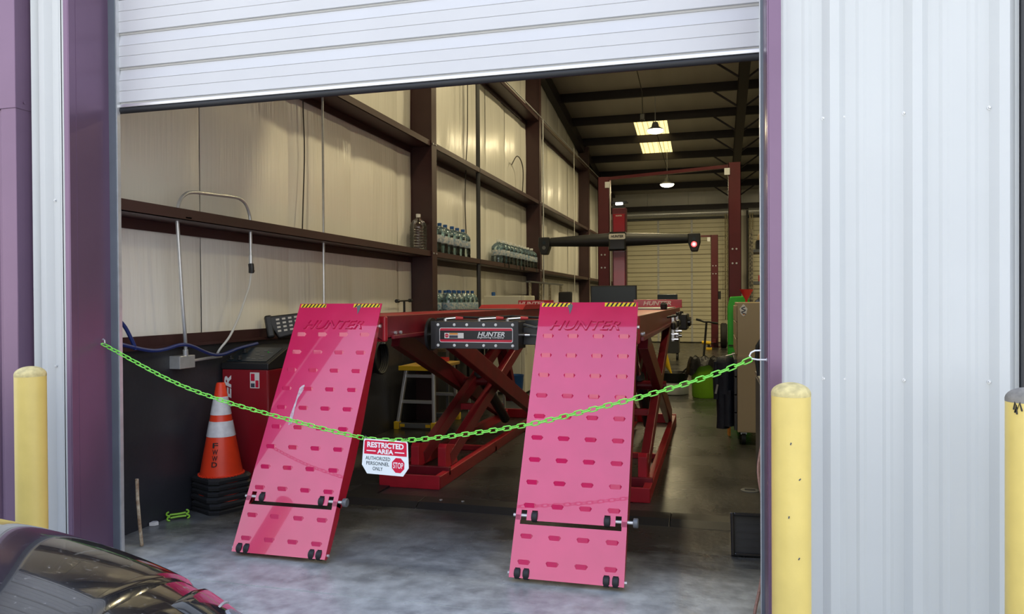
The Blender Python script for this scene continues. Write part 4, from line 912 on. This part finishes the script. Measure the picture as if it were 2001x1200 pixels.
# ================================================================== TWO-POST LIFTS
tl_ = thing('two_post_lift', 'dark red two-post car lift with a high crossbar behind the camera stand', 'car lift', (-1.1, 17.0, 0))
for (x0, x1, yc, nm) in ((-2.66, -2.39, 17.6, 0), (.25, .505, 16.5, 1)):
    cz = 4.36
    build(MB().box(x0, x1, yc, yc + .012, .02, cz).box(x0, x0 + .012, yc, yc + .28, .02, cz).box(x1 - .012, x1, yc, yc + .28, .02, cz).box(x0, x0 + .09, yc + .27, yc + .282, .02, cz).box(x1 - .09, x1, yc + .27, yc + .282, .02, cz), 'column', 'post_red', tl_, smooth=0)
    build(MB().box(x0 - .12, x1 + .12, yc - .12, yc + .4, 0, .02), 'base_plate', 'post_red', tl_, smooth=0)
    build(MB().box(x0 + .02, x1 - .02, yc + .02, yc + .26, .5, 1.4), 'carriage', 'black_paint', tl_, smooth=0)
    for dz in (2.25, 2.55): build(MB().cyl((x0 + .08, yc - .012, dz), (x0 + .08, yc, dz), .02, n=8).cyl((x0 + .16, yc - .012, dz), (x0 + .16, yc, dz), .02, n=8), 'bolts', 'galv', tl_)
    build(MB().box(x1 - .10 if nm == 0 else x0 - .08, x1 + .02 if nm == 0 else x0 + .03, yc - .03, yc - .005, cz - .26, cz - .12), 'switch_plate', 'white_print', tl_, smooth=0)
    sx = 1 if nm == 0 else -1
    build(MB().bar(((x0 + x1) / 2, yc + .1, .15), ((x0 + x1) / 2 + sx * .9, yc - .7, .15), .1, .1), 'swing_arm', 'post_red', tl_, smooth=0)
build(MB().bar((-2.55, 17.7, 4.32), (.38, 16.6, 4.30), .09, .07), 'crossbar', 'post_red', tl_, smooth=0)
build(MB().tube([(-2.36, 17.5, 4.2), (-2.36, 17.5, 1.2)], .012, 8), 'hydraulic_line', 'galv', tl_)
for (loc, h_, lab) in (((-.05, 24.6), 3.52, 'slim red lift column standing in front of the cream back door'), ((.90, 14.0), 4.26, 'red lift column nearest the door jamb above the steel shelving')):
    w_ = .11 if h_ < 4 else .13
    p_ = thing('lift_column', lab, 'lift column', (loc[0], loc[1], 0))
    build(MB().box(-w_, w_, 0, .012, 0, h_).box(-w_, -w_ + .012, 0, .25, 0, h_).box(w_ - .012, w_, 0, .25, 0, h_), 'column', 'post_red', p_, local=True, smooth=0)
    build(MB().box(-w_ - .12, w_ + .12, -.12, .35, 0, .025), 'base_plate', 'post_red', p_, local=True, smooth=0)
    for dz in (2.3, 2.55): build(MB().cyl((-.05, -.012, dz), (-.05, 0, dz), .02, n=8).cyl((.04, -.012, dz), (.04, 0, dz), .02, n=8), 'bolts', 'galv', p_, local=True)
    if h_ < 4:
        build(MB().box(-.42, -w_, .03, .10, h_ - .06, h_), 'short_arm', 'post_red', p_, local=True, smooth=0)
        build(MB().box(-.22, -.13, 0, .03, h_ - .2, h_ - .07), 'switch_plate', 'white_print', p_, local=True, smooth=0)
        build(MB().box(w_, w_ + .08, 0, .1, 1.5, 1.75), 'control_box', 'black_plastic', p_, local=True, smooth=0)
        build(MB().obox((-.02, -.35, .22), (.12, .7, .1), (0, 0, 0)), 'swing_arm', 'post_red', p_, local=True, smooth=0)

# ================================================================== CEILING LAMPS
def high_bay(x, y, z, label, power):
    L = thing('high_bay_lamp', label, 'ceiling lamp', (x, y, z), 0, 'high bay lamps')
    build(MB().lathe([(.02, .20), (.06, .19), (.08, .13), (.09, .08), (.20, .02), (.215, 0), (.20, .005)], n=28), 'housing', 'grey_steel', L, local=True)
    build(MB().lathe([(.001, -.075), (.10, -.07), (.16, -.05), (.19, -.02), (.195, .004)], n=28), 'diffuser', 'lamp_glow', L, local=True)
    build(MB().cyl((0, 0, .2), (0, 0, deck(y) - .01 - z), .008, n=8), 'suspension', 'galv', L, local=True)
    ld = bpy.data.lights.new('lamp_light', 'AREA'); ld.shape = 'DISK'; ld.size = .36; ld.energy = power; ld.color = (1.0, .83, .48)
    lo = bpy.data.objects.new('lamp_light', ld); COL.objects.link(lo); lo.parent = L; lo.location = (0, 0, -.085)
    return L
PWR = 72
high_bay(-1.38, 18.2, 5.5, 'round high bay lamp hanging under the near skylight strip', PWR)
high_bay(-1.36, 22.3, 4.82, 'round high bay lamp hanging above the rear of the far lift bay', PWR)
for (x, y) in ((-1.4, 6.9), (-1.4, 10.4), (-1.4, 14.2), (3.0, 6.9), (3.0, 10.4), (3.0, 14.2), (3.0, 18.2), (3.0, 22.3)):  # right-hand row is unseen, added to raise the ambient light inside
    high_bay(x, y, 6.45 if y < 15 else 5.2, 'round high bay lamp high under the roof behind the raised door' if x < 0 else 'unseen high bay lamp added over the neighbouring bay as fill light', PWR)
tag(build(MB().tube([(-1.62, 12, deck(12) - .24), (-1.62, 17.5, deck(17.5) - .24), (-1.62, 17.6, 5.75)], .010, 8), 'ceiling_cord', 'cable'), 'thin dark cord running along the roof purlins ahead of the skylight', 'cord')
tag(build(MB().box(-1.68, -1.57, 17.55, 17.65, 5.62, 5.76), 'cord_box', 'black_plastic', smooth=0, bevel=.01), 'small black cord box hanging from the roof by the skylight', 'cord box')
tag(build(MB().tube([(-1.52, 19.4, deck(19.4) - .24), (-1.45, 22.6, deck(22.6) - .24), (-1.40, 24.0, deck(24) - .24)], .009, 8), 'ceiling_cord', 'cable'), 'thin dark cord crossing below the glowing skylight panels', 'cord')

# ================================================================== RIGHT SIDE OF THE BAY
tcab = thing('tool_cabinet', 'tan rolling tool cabinet with black drawer front and cartoon-free sticker', 'tool cabinet', (.55, 8.6, 0))
tcab['label'] = 'tall tan rolling tool cabinet with black drawer fronts and a small round sticker'
build(MB().box(.205, .90, 8.10, 9.25, .13, .895), 'lower_chest', 'tan', tcab, smooth=0, bevel=.008)
build(MB().box(.207, .90, 8.10, 9.25, .905, 1.465), 'upper_chest', 'tan', tcab, smooth=0, bevel=.008)
for k in range(4): build(MB().box(.175, .204, 8.11, 9.24, .15 + .185 * k, .325 + .185 * k), 'drawer', 'black_paint', tcab, smooth=0, bevel=.004)
for k in range(3): build(MB().box(.19, .206, 8.14, 9.2, .93 + .17 * k, 1.09 + .17 * k), 'drawer', 'tan', tcab, smooth=0, bevel=.004)
build(MB().box(.205, .9, 8.09, 8.10, .885, .915), 'seam_lip', 'tan', tcab, smooth=0)
for xx, yy in ((.27, 8.2), (.83, 8.2), (.27, 9.15), (.83, 9.15)):
    build(MB().cyl((xx - .02, yy, .06), (xx + .02, yy, .06), .06, n=16), 'caster', 'rubber', tcab)
    build(MB().box(xx - .03, xx + .03, yy - .03, yy + .03, .10, .135), 'caster_fork', 'galv', tcab, smooth=0)
sk = MB()
sk.prism([(.268 + .036 * cos(a) * (1 + .12 * sin(5 * a)), 1.385 + .055 * sin(a) * (1 + .12 * cos(4 * a))) for a in [2 * pi * k / 24 for k in range(24)]], 'y', 8.097, 8.0995); sk.cm = 1
for i, z_ in enumerate((1.352, 1.372, 1.392, 1.412)): sk.obox((.268 + .004 * (-1) ** i, 8.0965, z_), (.042, .001, .010), (0, .35 * (-1) ** i, 0))
sk.cm = 2; sk.obox((.27, 8.0962, 1.343), (.018, .001, .010))
build(sk, 'sticker', ['sticker_white', 'sticker_ink', 'orange_print'], tcab, smooth=0)
# coveralls hanging on the chest
cl = thing('work_coveralls', 'dark navy work coveralls hanging against the tool cabinet drawers', 'coveralls', (.09, 8.35, 0))
secs = [(.90, .03, .02), (.88, .10, .08), (.82, .135, .10), (.70, .125, .10), (.58, .11, .09), (.50, .12, .09)]
bmh = MB()
def loft(secs, c, m_, n=16, wob=0.0):
    P = []
    for i, (z, a, b_) in enumerate(secs):
        for k in range(n):
            t = 2 * pi * k / n; w_ = 1 + wob * sin(5 * t + i * .7) + wob * .6 * sin(9 * t + i)
            P.append((c[0] + a * cos(t) * w_ + (c[2] * i if len(c) > 2 else 0), c[1] + b_ * sin(t) * w_, z))
    F = [(i * n + k, i * n + (k + 1) % n, (i + 1) * n + (k + 1) % n, (i + 1) * n + k) for i in range(len(secs) - 1) for k in range(n)] + [tuple(range(n)), tuple(range((len(secs) - 1) * n, len(secs) * n))]
    m_.add(P, F)
loft([(z, a * .80, b_) for z, a, b_ in secs], (.090, 8.35), bmh, wob=.07)
loft([(.54, .062, .085), (.40, .062, .08), (.26, .058, .075), (.13, .066, .08)], (.060, 8.36), bmh, wob=.08)
loft([(.54, .060, .085), (.40, .058, .08), (.26, .055, .075), (.16, .060, .08)], (.118, 8.34), bmh, wob=.08)
loft([(.84, .03, .03), (.70, .040, .05), (.55, .036, .045), (.44, .032, .04)], (.0, 8.33), bmh, wob=.08)
build(bmh, 'cloth', 'navy', cl, smooth=70)
build(MB().cyl((.08, 8.35, .89), (.19, 8.35, .92), .008, n=8), 'hanger_hook', 'galv', cl)
build(MB().obox((.0, 8.285, .55), (.02, .01, .10), (0, .2, 0)), 'cuff_label', 'grey_plastic', cl, smooth=0)
tag(build(MB().obox((.13, 8.62, .18), (.02, .08, .12), (0, 0, .2)), 'orange_tag', 'orange_print', smooth=0, bevel=.003), 'small orange tag hanging low beside the coveralls', 'tag')
bpy.data.objects['orange_tag'].location = (0, 0, -.115)
# green creeper
cr = thing('mechanic_creeper', 'bright green mechanic creeper board stood upright behind the tan cabinet', 'creeper', (.27, 10.2, 0))
build(MB().prism([(.14, .06), (.42, .06), (.44, 1.35), (.39, 1.54), (.17, 1.53), (.14, 1.40)], 'y', 10.15, 10.22), 'board', 'green', cr, smooth=0, bevel=.012)
build(MB().prism(rrect(.215, .40, .95, 1.44, .08), 'y', 10.11, 10.15), 'headrest_pad', 'black_plastic', cr, smooth=0, bevel=.01)
for z_ in (.2, .55, .9): build(MB().box(.15, .43, 10.135, 10.15, z_, z_ + .012), 'groove_strip', 'black_plastic', cr, smooth=0)
for xx in (.19, .38):
    for z_ in (.15, 1.25): build(MB().cyl((xx - .012, 10.26, z_), (xx + .012, 10.26, z_), .035, n=12).box(xx - .015, xx + .015, 10.21, 10.25, z_ - .015, z_ + .015), 'caster', 'rubber', cr)
build(MB().cyl((.19, 10.18, 0), (.19, 10.18, .07), .02, n=8).cyl((.37, 10.18, 0), (.37, 10.18, .07), .02, n=8), 'foot', 'rubber', cr)
fn_ = tag(build(MB().lathe([(.012, 0), (.016, .03), (.075, .14), (.078, .145), (.07, .145), (.012, .03)], n=20), 'funnel', 'red_plastic', loc=(.33, 9.0, 1.466)), 'small red funnel standing on top of the tan cabinet', 'funnel')
# steel shelving with stuff
sv = thing('steel_shelving', 'perforated steel shelving rack loaded with parts behind the tan cabinet', 'shelving', (.9, 12.2, 0))
for xx in (.50, 1.30):
    for yy in (11.9, 12.5):
        up_ = build(MB().box(xx, xx + .035, yy, yy + .004, 0, 2.55).box(xx, xx + .004, yy, yy + .035, 0, 2.55), 'upright', 'chain_metal', sv, smooth=0)
        hm = MB()
        for k in range(38): hm.box(xx + .012, xx + .023, yy - .002, yy, .3 + k * .058, .33 + k * .058)
        h_ = build(hm, 'slot_row', 'tape_black', up_, smooth=0); h_['kind'] = 'stuff'
for z_ in (.5, 1.1, 1.72, 2.2): build(MB().box(.52, 1.33, 11.91, 12.53, z_, z_ + .045), 'shelf', 'grey_steel', sv, smooth=0)
bl = thing('blower_fan', 'round black blower fan on the middle shelf of the steel shelving', 'fan', (.72, 12.0, 1.145))
build(MB().lathe([(.09, 0), (.19, .01), (.20, .06), (.19, .12), (.07, .13), (.05, .06)], (.72, 12.12, 1.345), axis='y', n=24), 'drum', 'black_gloss', bl)
build(MB().box(.60, .84, 11.98, 12.2, 1.145, 1.17), 'foot', 'black_plastic', bl, smooth=0)
tag(build(MB().box(.62, .80, 11.98, 12.2, 1.765, 1.86), 'parts_box', 'red_plastic', smooth=0, bevel=.006), 'red parts box on the upper shelf of the steel shelving', 'box')
ht = thing('tan_cap', 'tan cloth cap resting on a dark box on the top shelf', 'cap', (.70, 12.0, 2.38))
build(MB().lathe([(.10, 0), (.105, .04), (.09, .09), (.05, .12), (.005, .125)], n=20), 'crown', 'tan', ht, local=True)
build(MB().prism([(.12 * cos(a) , -.06 + .12 * sin(a) * 1.0) for a in [pi + pi * k / 10 for k in range(11)]], 'z', .0, .012), 'brim', 'tan', ht, local=True)
tag(build(MB().box(.58, .84, 11.95, 12.25, 2.245, 2.38), 'dark_box', 'black_plastic', smooth=0, bevel=.008), 'dark box on the top shelf under the tan cap', 'box')
# grey steel cabinet near the jamb
gc = thing('steel_cabinet', 'dark grey steel cabinet standing just inside the right door jamb', 'cabinet', (.6, 6.1, 0))
build(MB().box(.325, .90, 5.75, 6.6, .02, .88), 'body', 'grey_steel', gc, smooth=0, bevel=.006)
build(MB().box(.312, .325, 5.76, 6.17, .05, .86).box(.312, .325, 6.18, 6.59, .05, .86), 'door', 'grey_steel', gc, smooth=0, bevel=.004)
build(MB().box(.31, .92, 5.73, 6.62, .88, .90), 'top', 'galv', gc, smooth=0)
sp_ = thing('spray_gun', 'red canister with yellow trigger handle and black strap on the grey cabinet', 'spray gun', (.38, 5.95, .90))
build(MB().lathe([(.05, 0), (.055, .01), (.055, .20), (.035, .24), (.02, .26)], n=20), 'canister', 'red_plastic', sp_, local=True)
build(MB().tube([(-.02, -.01, .27), (-.045, -.01, .29), (-.03, -.01, .325), (.03, -.01, .335), (.07, -.01, .32)], .018, 10), 'trigger_handle', 'yellow', sp_, local=True)
build(MB().tube([(-.055, -.05, .30), (-.085, -.05, .25), (-.09, -.05, .15), (-.075, -.05, .03)], .016, 8), 'strap', 'rubber', sp_, local=True)
build(MB().obox((.0, -.056, .10), (.05, .004, .10)), 'paper_label', 'sticker_white', sp_, local=True, smooth=0)
# trash can with liner, drain pan, scooter
tr = thing('trash_can', 'lime green trash can lined with a black bag on the shop floor', 'trash can', (-.18, 11.95, 0))
build(MB().lathe([(.17, 0), (.185, .02), (.20, .50), (.21, .56), (.20, .56), (.18, .05)], n=32), 'can', 'lime', tr, local=True)
P_ = []
def bagf(u, v):
    t = 2 * pi * u; r_ = .214 + .055 * v ** .6 + .016 * sin(7 * t) * v + .010 * sin(13 * t) * v
    z = .61 - .10 * v - (.20 * max(0, -cos(t - .2)) ** 2 + .05 * max(0, cos(t)) + .02 * sin(5 * t)) * v
    return (r_ * cos(t), r_ * sin(t), z + .02 * sin(9 * t))
build(MB().grid(bagf, 48, 6), 'liner_rim', 'bag', tr, local=True, smooth=60)
build(MB().grid(lambda u, v: ((.212 - .18 * v) * cos(2 * pi * u), (.212 - .18 * v) * sin(2 * pi * u), .60 - .1 * v ** .5 + .02 * sin(18 * pi * u) * (1 - v)), 48, 4), 'liner_inside', 'bag', tr, local=True, smooth=60)
dp = thing('oil_drain', 'black oil drain basin on a grey tank with round base', 'oil drain', (-.66, 12.3, 0))
build(MB().lathe([(.20, 0), (.235, .01), (.235, .12), (.20, .18), (.08, .20)], n=28), 'tank', 'grey_plastic', dp, local=True)
build(MB().lathe([(.10, .19), (.20, .21), (.245, .33), (.25, .345), (.238, .345), (.19, .23), (.05, .215)], n=28), 'basin', 'black_plastic', dp, local=True)
build(MB().cyl((.12, -.02, .33), (.26, -.05, .46), .014, n=10), 'handle', 'black_plastic', dp, local=True)
fu = thing('funnel', 'yellow funnel leaning in the black oil drain basin', 'funnel', (-.66, 12.25, .25))
fu.rotation_euler = (0, RD(-24), 0)
build(MB().lathe([(.012, 0), (.016, .10), (.075, .40), (.085, .43), (.078, .43), (.012, .11)], n=22), 'cone', 'yellow', fu, local=True)
tag(build(MB().obox((-1.05, 12.75, .30), (.22, .3, .5), (0, 0, .3)), 'battery_pack', 'black_plastic', smooth=0, bevel=.03), 'black boxy charger on the floor behind the oil drain', 'charger')
bpy.data.objects['battery_pack'].location = (0, 0, -.05)
scn = thing('kick_scooter', 'black stand-up scooter with T handlebar behind the trash can', 'scooter', (-.2, 13.3, 0))
build(MB().cyl((-.24, 13.0, .12), (-.16, 13.1, 1.12), .018, n=12), 'stem', 'black_plastic', scn)
build(MB().tube([(-.30, 13.08, 1.16), (-.20, 13.09, 1.12), (-.12, 13.1, 1.12), (-.02, 13.12, 1.10)], .014, 10), 'handlebar', 'black_plastic', scn)
build(MB().cyl((-.33, 13.07, 1.165), (-.25, 13.08, 1.145), .02, n=10).cyl((-.06, 13.115, 1.105), (.02, 13.13, 1.095), .02, n=10), 'grip', 'rubber', scn)
build(MB().obox((-.16, 13.55, .10), (.14, .75, .03), (0, 0, -.1)), 'deck', 'black_plastic', scn, smooth=0, bevel=.008)
for yy in (13.0, 14.0): build(MB().lathe([(.05, -.02), (.09, -.018), (.09, .018), (.05, .02)], (-.22 + (yy - 13) * .1, yy, .09), axis='x', n=20), 'wheel', 'rubber', scn)
dl = thing('cordless_drill', 'yellow cordless drill lying on the floor by the slim red column', 'drill', (-.30, 23.2, 0))
build(MB().cyl((-.42, 23.2, .22), (-.16, 23.2, .20), .05, n=14), 'motor_body', 'yellow', dl)
build(MB().bar((-.24, 23.2, .2), (-.20, 23.2, .06), .06, .07), 'handle', 'black_plastic', dl, smooth=0)
build(MB().box(-.30, -.13, 23.14, 23.26, 0, .07), 'battery', 'yellow', dl, smooth=0, bevel=.01)
build(MB().cyl((-.16, 23.2, .20), (-.10, 23.2, .198), .03, .015, n=12), 'chuck', 'black_plastic', dl)
ti = thing('spare_tire', 'black tire standing on edge behind the slim red column', 'tire', (.22, 24.3, 0))
build(MB().lathe([(.22, -.09), (.33, -.10), (.38, -.07), (.38, .07), (.33, .10), (.22, .09)], (0, 0, .38), axis='x', n=36), 'tread', 'tire', ti, local=True)
build(MB().lathe([(.05, -.05), (.22, -.07), (.225, .07), (.05, .05)], (0, 0, .38), axis='x', n=28), 'rim', 'grey_steel', ti, local=True)
chs = thing('hoist_chain', 'long speckled hand chain hanging beside the back roller door', 'chain', (.30, 26.62, .8))
for dx in (0, .07):
    build(MB().tube([(.30 + dx, 26.62, 4.45), (.30 + dx, 26.62, .8)], .022, 8), 'strand', 'chain_metal', chs)
chs = thing('hoist_chain', 'long speckled hand chain hanging behind the steel shelving rack', 'chain', (1.15, 26.62, .8))
for dx in (0, .08): build(MB().tube([(1.10 + dx, 26.62, 4.45), (1.10 + dx, 26.62, .8)], .022, 8), 'strand', 'chain_metal', chs)

# ================================================================== THINGS ON THE FLOOR NEAR THE DOOR
cbr = thing('cable_ramp', 'black rubber floor cable protector strip between the lowered ramps', 'cable protector', (-1.6, 5.22, 0))
x = -3.0
while x < -.2:
    build(MB().prism([(5.08, 0), (5.15, .035), (5.30, .035), (5.37, 0)], 'x', x, x + .895), 'segment', 'black_plastic', cbr, smooth=0, bevel=.003)
    x += .9
for x in (-1.96, -1.79): build(MB().cyl((x, 5.225, .035), (x, 5.225, .04), .012, n=10), 'bolt_head', 'galv', cbr)
build(MB().box(-2.78, -2.55, 5.37, 5.63, 0, .012), 'feed_strip', 'black_plastic', cbr, smooth=0)
ty = thing('drip_tray', 'black plastic drip tray leaning on edge inside the right jamb', 'tray', (.25, 4.62, .0))
ty.rotation_euler = (RD(-12), 0, RD(4))
build(MB().box(-.16, .22, 0, .012, .01, .235), 'tray_floor', 'black_plastic', ty, local=True, smooth=0)
build(MB().box(-.175, -.155, -.045, .012, 0, .245).box(.21, .23, -.045, .012, 0, .245).box(-.155, .21, -.045, .012, 0, .018).box(-.155, .21, -.045, .012, .225, .245), 'rim', 'black_gloss', ty, local=True, smooth=0, bevel=.006)
for k in range(4): build(MB().box(-.14, .20, -.004, 0, .045 + .042 * k, .052 + .042 * k), 'rib', 'black_plastic', ty, local=True, smooth=0)
tag(build(MB().tube(smooth_path([(.235, 3.80, 1.0), (.222, 3.77, .90), (.197, 3.76, .76), (.190, 3.76, .69), (.198, 3.76, .61), (.214, 3.76, .53), (.217, 3.76, .38), (.206, 3.76, .20), (.175, 3.73, .05), (.16, 3.70, .012), (.10, 3.60, .010)], 6), .0075, 8), 'power_cord', 'cord_brown'), 'braided pinkish brown cord hanging down inside the right door jamb', 'cord')
tag(build(MB().tube([(-3.395, 3.83, .43), (-3.400, 3.84, .30), (-3.405, 3.86, .15), (-3.412, 3.885, .008)], .010, 8), 'rusty_rod', 'rust'), 'rusty thin rod leaning against the left door track', 'rod')
bn = thing('chain_connector', 'lime green plastic double ended hook lying on the floor by the wall', 'hook', (-3.60, 4.44, 0)); bn.rotation_euler = (RD(50), 0, RD(48)); bn.location.z = .022
for dy in (-.012, .012): build(MB().tube([(-.05, dy, .012), (0, dy * .8, .012), (.05, dy, .012)], .007, 8), 'bar', 'lime', bn, local=True)
for sx in (-1, 1):
    for sy in (-1, 1): build(MB().tube([(sx * .058 + .013 * cos(RD(a)) * sx, sy * .018 + .013 * sin(RD(a)) * sy, .012) for a in range(-120, 130, 25)], .006, 8), 'hook_end', 'lime', bn, local=True)
tag(build(MB().prism([(-3.672, 4.25), (-3.640, 4.26), (-3.632, 4.29), (-3.655, 4.30), (-3.675, 4.29)], 'z', .002, .025), 'broken_shard', 'shard', smooth=0), 'small white broken shard on the floor at the foot of the wainscot', 'shard')
fd = thing('floor_drain', 'small round dark drain cover set in the concrete near the grey cabinet', 'drain', (.25, 6.2, 0))
build(MB().lathe([(.07, 0), (.07, .004), (.055, .006)], n=24), 'ring', 'grey_steel', fd, local=True)
for k in range(3): build(MB().box(-.04, .04, -.025 + .02 * k, -.018 + .02 * k, .006, .008), 'slot', 'tape_black', fd, local=True, smooth=0)

# ================================================================== PARKED CAR
CY, HW = .80, .955
ST = [(-5.55, .80, .30, .80, 0), (-5.45, .98, .22, .86, 0), (-4.9, 1.03, .20, .90, 0), (-3.9, 1.03, .20, .92, 0), (-2.9, 1.03, .20, .92, 0), (-2.3, 1.03, .20, .92, 0), (-1.9, 1.04, .20, .92, .02), (-1.6, 1.02, .20, .92, .05),
      (-1.35, .985, .20, .92, .10), (-1.12, .93, .20, .92, .16), (-.93, .85, .20, .91, .21), (-.80, .76, .20, .90, .25), (-.74, .64, .20, .885, .27), (-.72, .50, .20, .875, .28), (-.75, .35, .20, .86, .28), (-.82, .24, .20, .85, .28)]
def st(s):
    s = max(0, min(len(ST) - 1.0001, s)); i = int(s); t = s - i
    a, b_, c, d = ST[max(i - 1, 0)], ST[i], ST[i + 1], ST[min(i + 2, len(ST) - 1)]
    return [.5 * (2 * b_[k] + (c[k] - a[k]) * t + (2 * a[k] - 5 * b_[k] + 4 * c[k] - d[k]) * t * t + (3 * b_[k] - a[k] - 3 * c[k] + d[k]) * t ** 3) for k in range(5)]
def CS(s, t, off=0.0):
    x, zt, zb, w_, sw = st(s); ph = t * pi / 2
    cy = math.copysign(abs(sin(ph)) ** .46, ph) ; cz = abs(cos(ph)) ** .46
    p = Vector((x - sw * abs(cy) ** 2.2, CY + HW * w_ * cy, zb + (zt - zb) * cz))
    if off:
        e = .01; a = CS(s + e, t) - CS(s - e, t); b_ = CS(s, t + e) - CS(s, t - e); nn = a.cross(b_).normalized()
        if nn.z < 0 and abs(t) < .9: nn = -nn
        p = p + nn * off
    return p
car = thing('parked_car', 'glossy black dusty parked car nosing in beside the bollard', 'car', (-3.2, CY, 0))
build(MB().grid(lambda u, v: tuple(CS(u * (len(ST) - 1.001), -1 + 2 * v)), 110, 48), 'body_shell', 'car_paint', car, smooth=70)
def patch(s0, s1, t0, t1, off, nu=24, nv=24, shape=None):
    def fn(u, v):
        s_, t_ = s0 + (s1 - s0) * u, t0 + (t1 - t0) * v
        if shape: s_, t_ = shape(u, v)
        e = min(u, 1 - u, v, 1 - v); return tuple(CS(s_, t_, off * min(1, e * nu / 1.0 + .0)))
    return MB().grid(fn, nu, nv)
build(patch(5.5, 9.15, -.50, .50, .007, 40, 30), 'hood', 'car_paint', car, smooth=70)
for sg_ in (-1, 1):
    hl_ = build(patch(0, 0, 0, 0, .010, 30, 24, shape=lambda u, v: (9.22 + .25 * (1 - v) + 2.2 * u, sg_ * (.20 + .40 * v + .06 * u))), 'headlight', 'glass_dark', car, smooth=70)
    build(patch(0, 0, 0, 0, .014, 24, 4, shape=lambda u, v: (9.3 + 1.9 * u, sg_ * (.555 + .02 * v + .05 * u))), 'light_strip', 'chrome', hl_, smooth=70)
    build(patch(0, 0, 0, 0, .013, 4, 24, shape=lambda u, v: (9.62 + .22 * (1 - v) + .06 * u, sg_ * (.26 + .28 * v))), 'light_strip', 'grey_plastic', hl_, smooth=70)
    for ss, tt in ((10.2, .34), (10.4, .48)):
        c_ = CS(ss, tt * sg_, .010); n_ = (CS(ss, tt * sg_, .03) - c_).normalized()
        build(MB().cyl(c_, c_ + n_ * .006, .045, .040, n=20), 'projector', 'lamp_lens', hl_)
build(patch(12.0, 13.6, -.42, .42, .01, 16, 24), 'grille', 'black_plastic', car, smooth=70)
# greenhouse
GS = [(-2.35, .98, .78), (-2.6, 1.12, .76), (-3.0, 1.33, .70), (-3.3, 1.42, .66), (-3.9, 1.45, .65), (-4.4, 1.40, .65), (-4.9, 1.18, .70), (-5.15, 1.0, .74)]
def G(u, v):
    s_ = u * (len(GS) - 1); i = min(int(s_), len(GS) - 2); t = s_ - i
    x_, zt, w_ = [GS[i][k] + (GS[i + 1][k] - GS[i][k]) * t for k in range(3)]; ph = (-1 + 2 * v) * pi / 2
    return (x_, CY + (w_ + .10 * (1.45 - zt) * 0) * math.copysign(abs(sin(ph)) ** .5, ph) * 1.0, .93 + (zt - .93) * abs(cos(ph)) ** .5)
build(MB().grid(G, 42, 30), 'cabin_glass', 'glass_dark', car, smooth=60)
build(MB().grid(lambda u, v: (lambda p: (p[0], p[1], p[2] + .006))(G(.40 + .36 * u, .22 + .56 * v)), 16, 16), 'roof_panel', 'car_paint', car, smooth=60)
for wx, wy in ((-1.85, CY + .84), (-1.85, CY - .84), (-4.6, CY + .84), (-4.6, CY - .84)):
    w_ = build(MB().lathe([(.20, -.10), (.30, -.11), (.335, -.08), (.335, .08), (.30, .11), (.20, .10)], (wx, wy, .335), axis='y', n=32), 'wheel', 'tire', car)
    build(MB().lathe([(.03, -.06), (.20, -.105), (.205, .105), (.03, .09)], (wx, wy, .335), axis='y', n=24), 'rim', 'alu', w_)
for sg_ in (-1, 1):
    build(MB().obox((-2.55, CY + sg_ * .98, 1.05), (.10, .17, .12), (0, 0, sg_ * .2)).bar((-2.58, CY + sg_ * .80, 1.0), (-2.57, CY + sg_ * .92, 1.03), .05, .04), 'mirror', 'car_paint', car, smooth=0, bevel=.02)
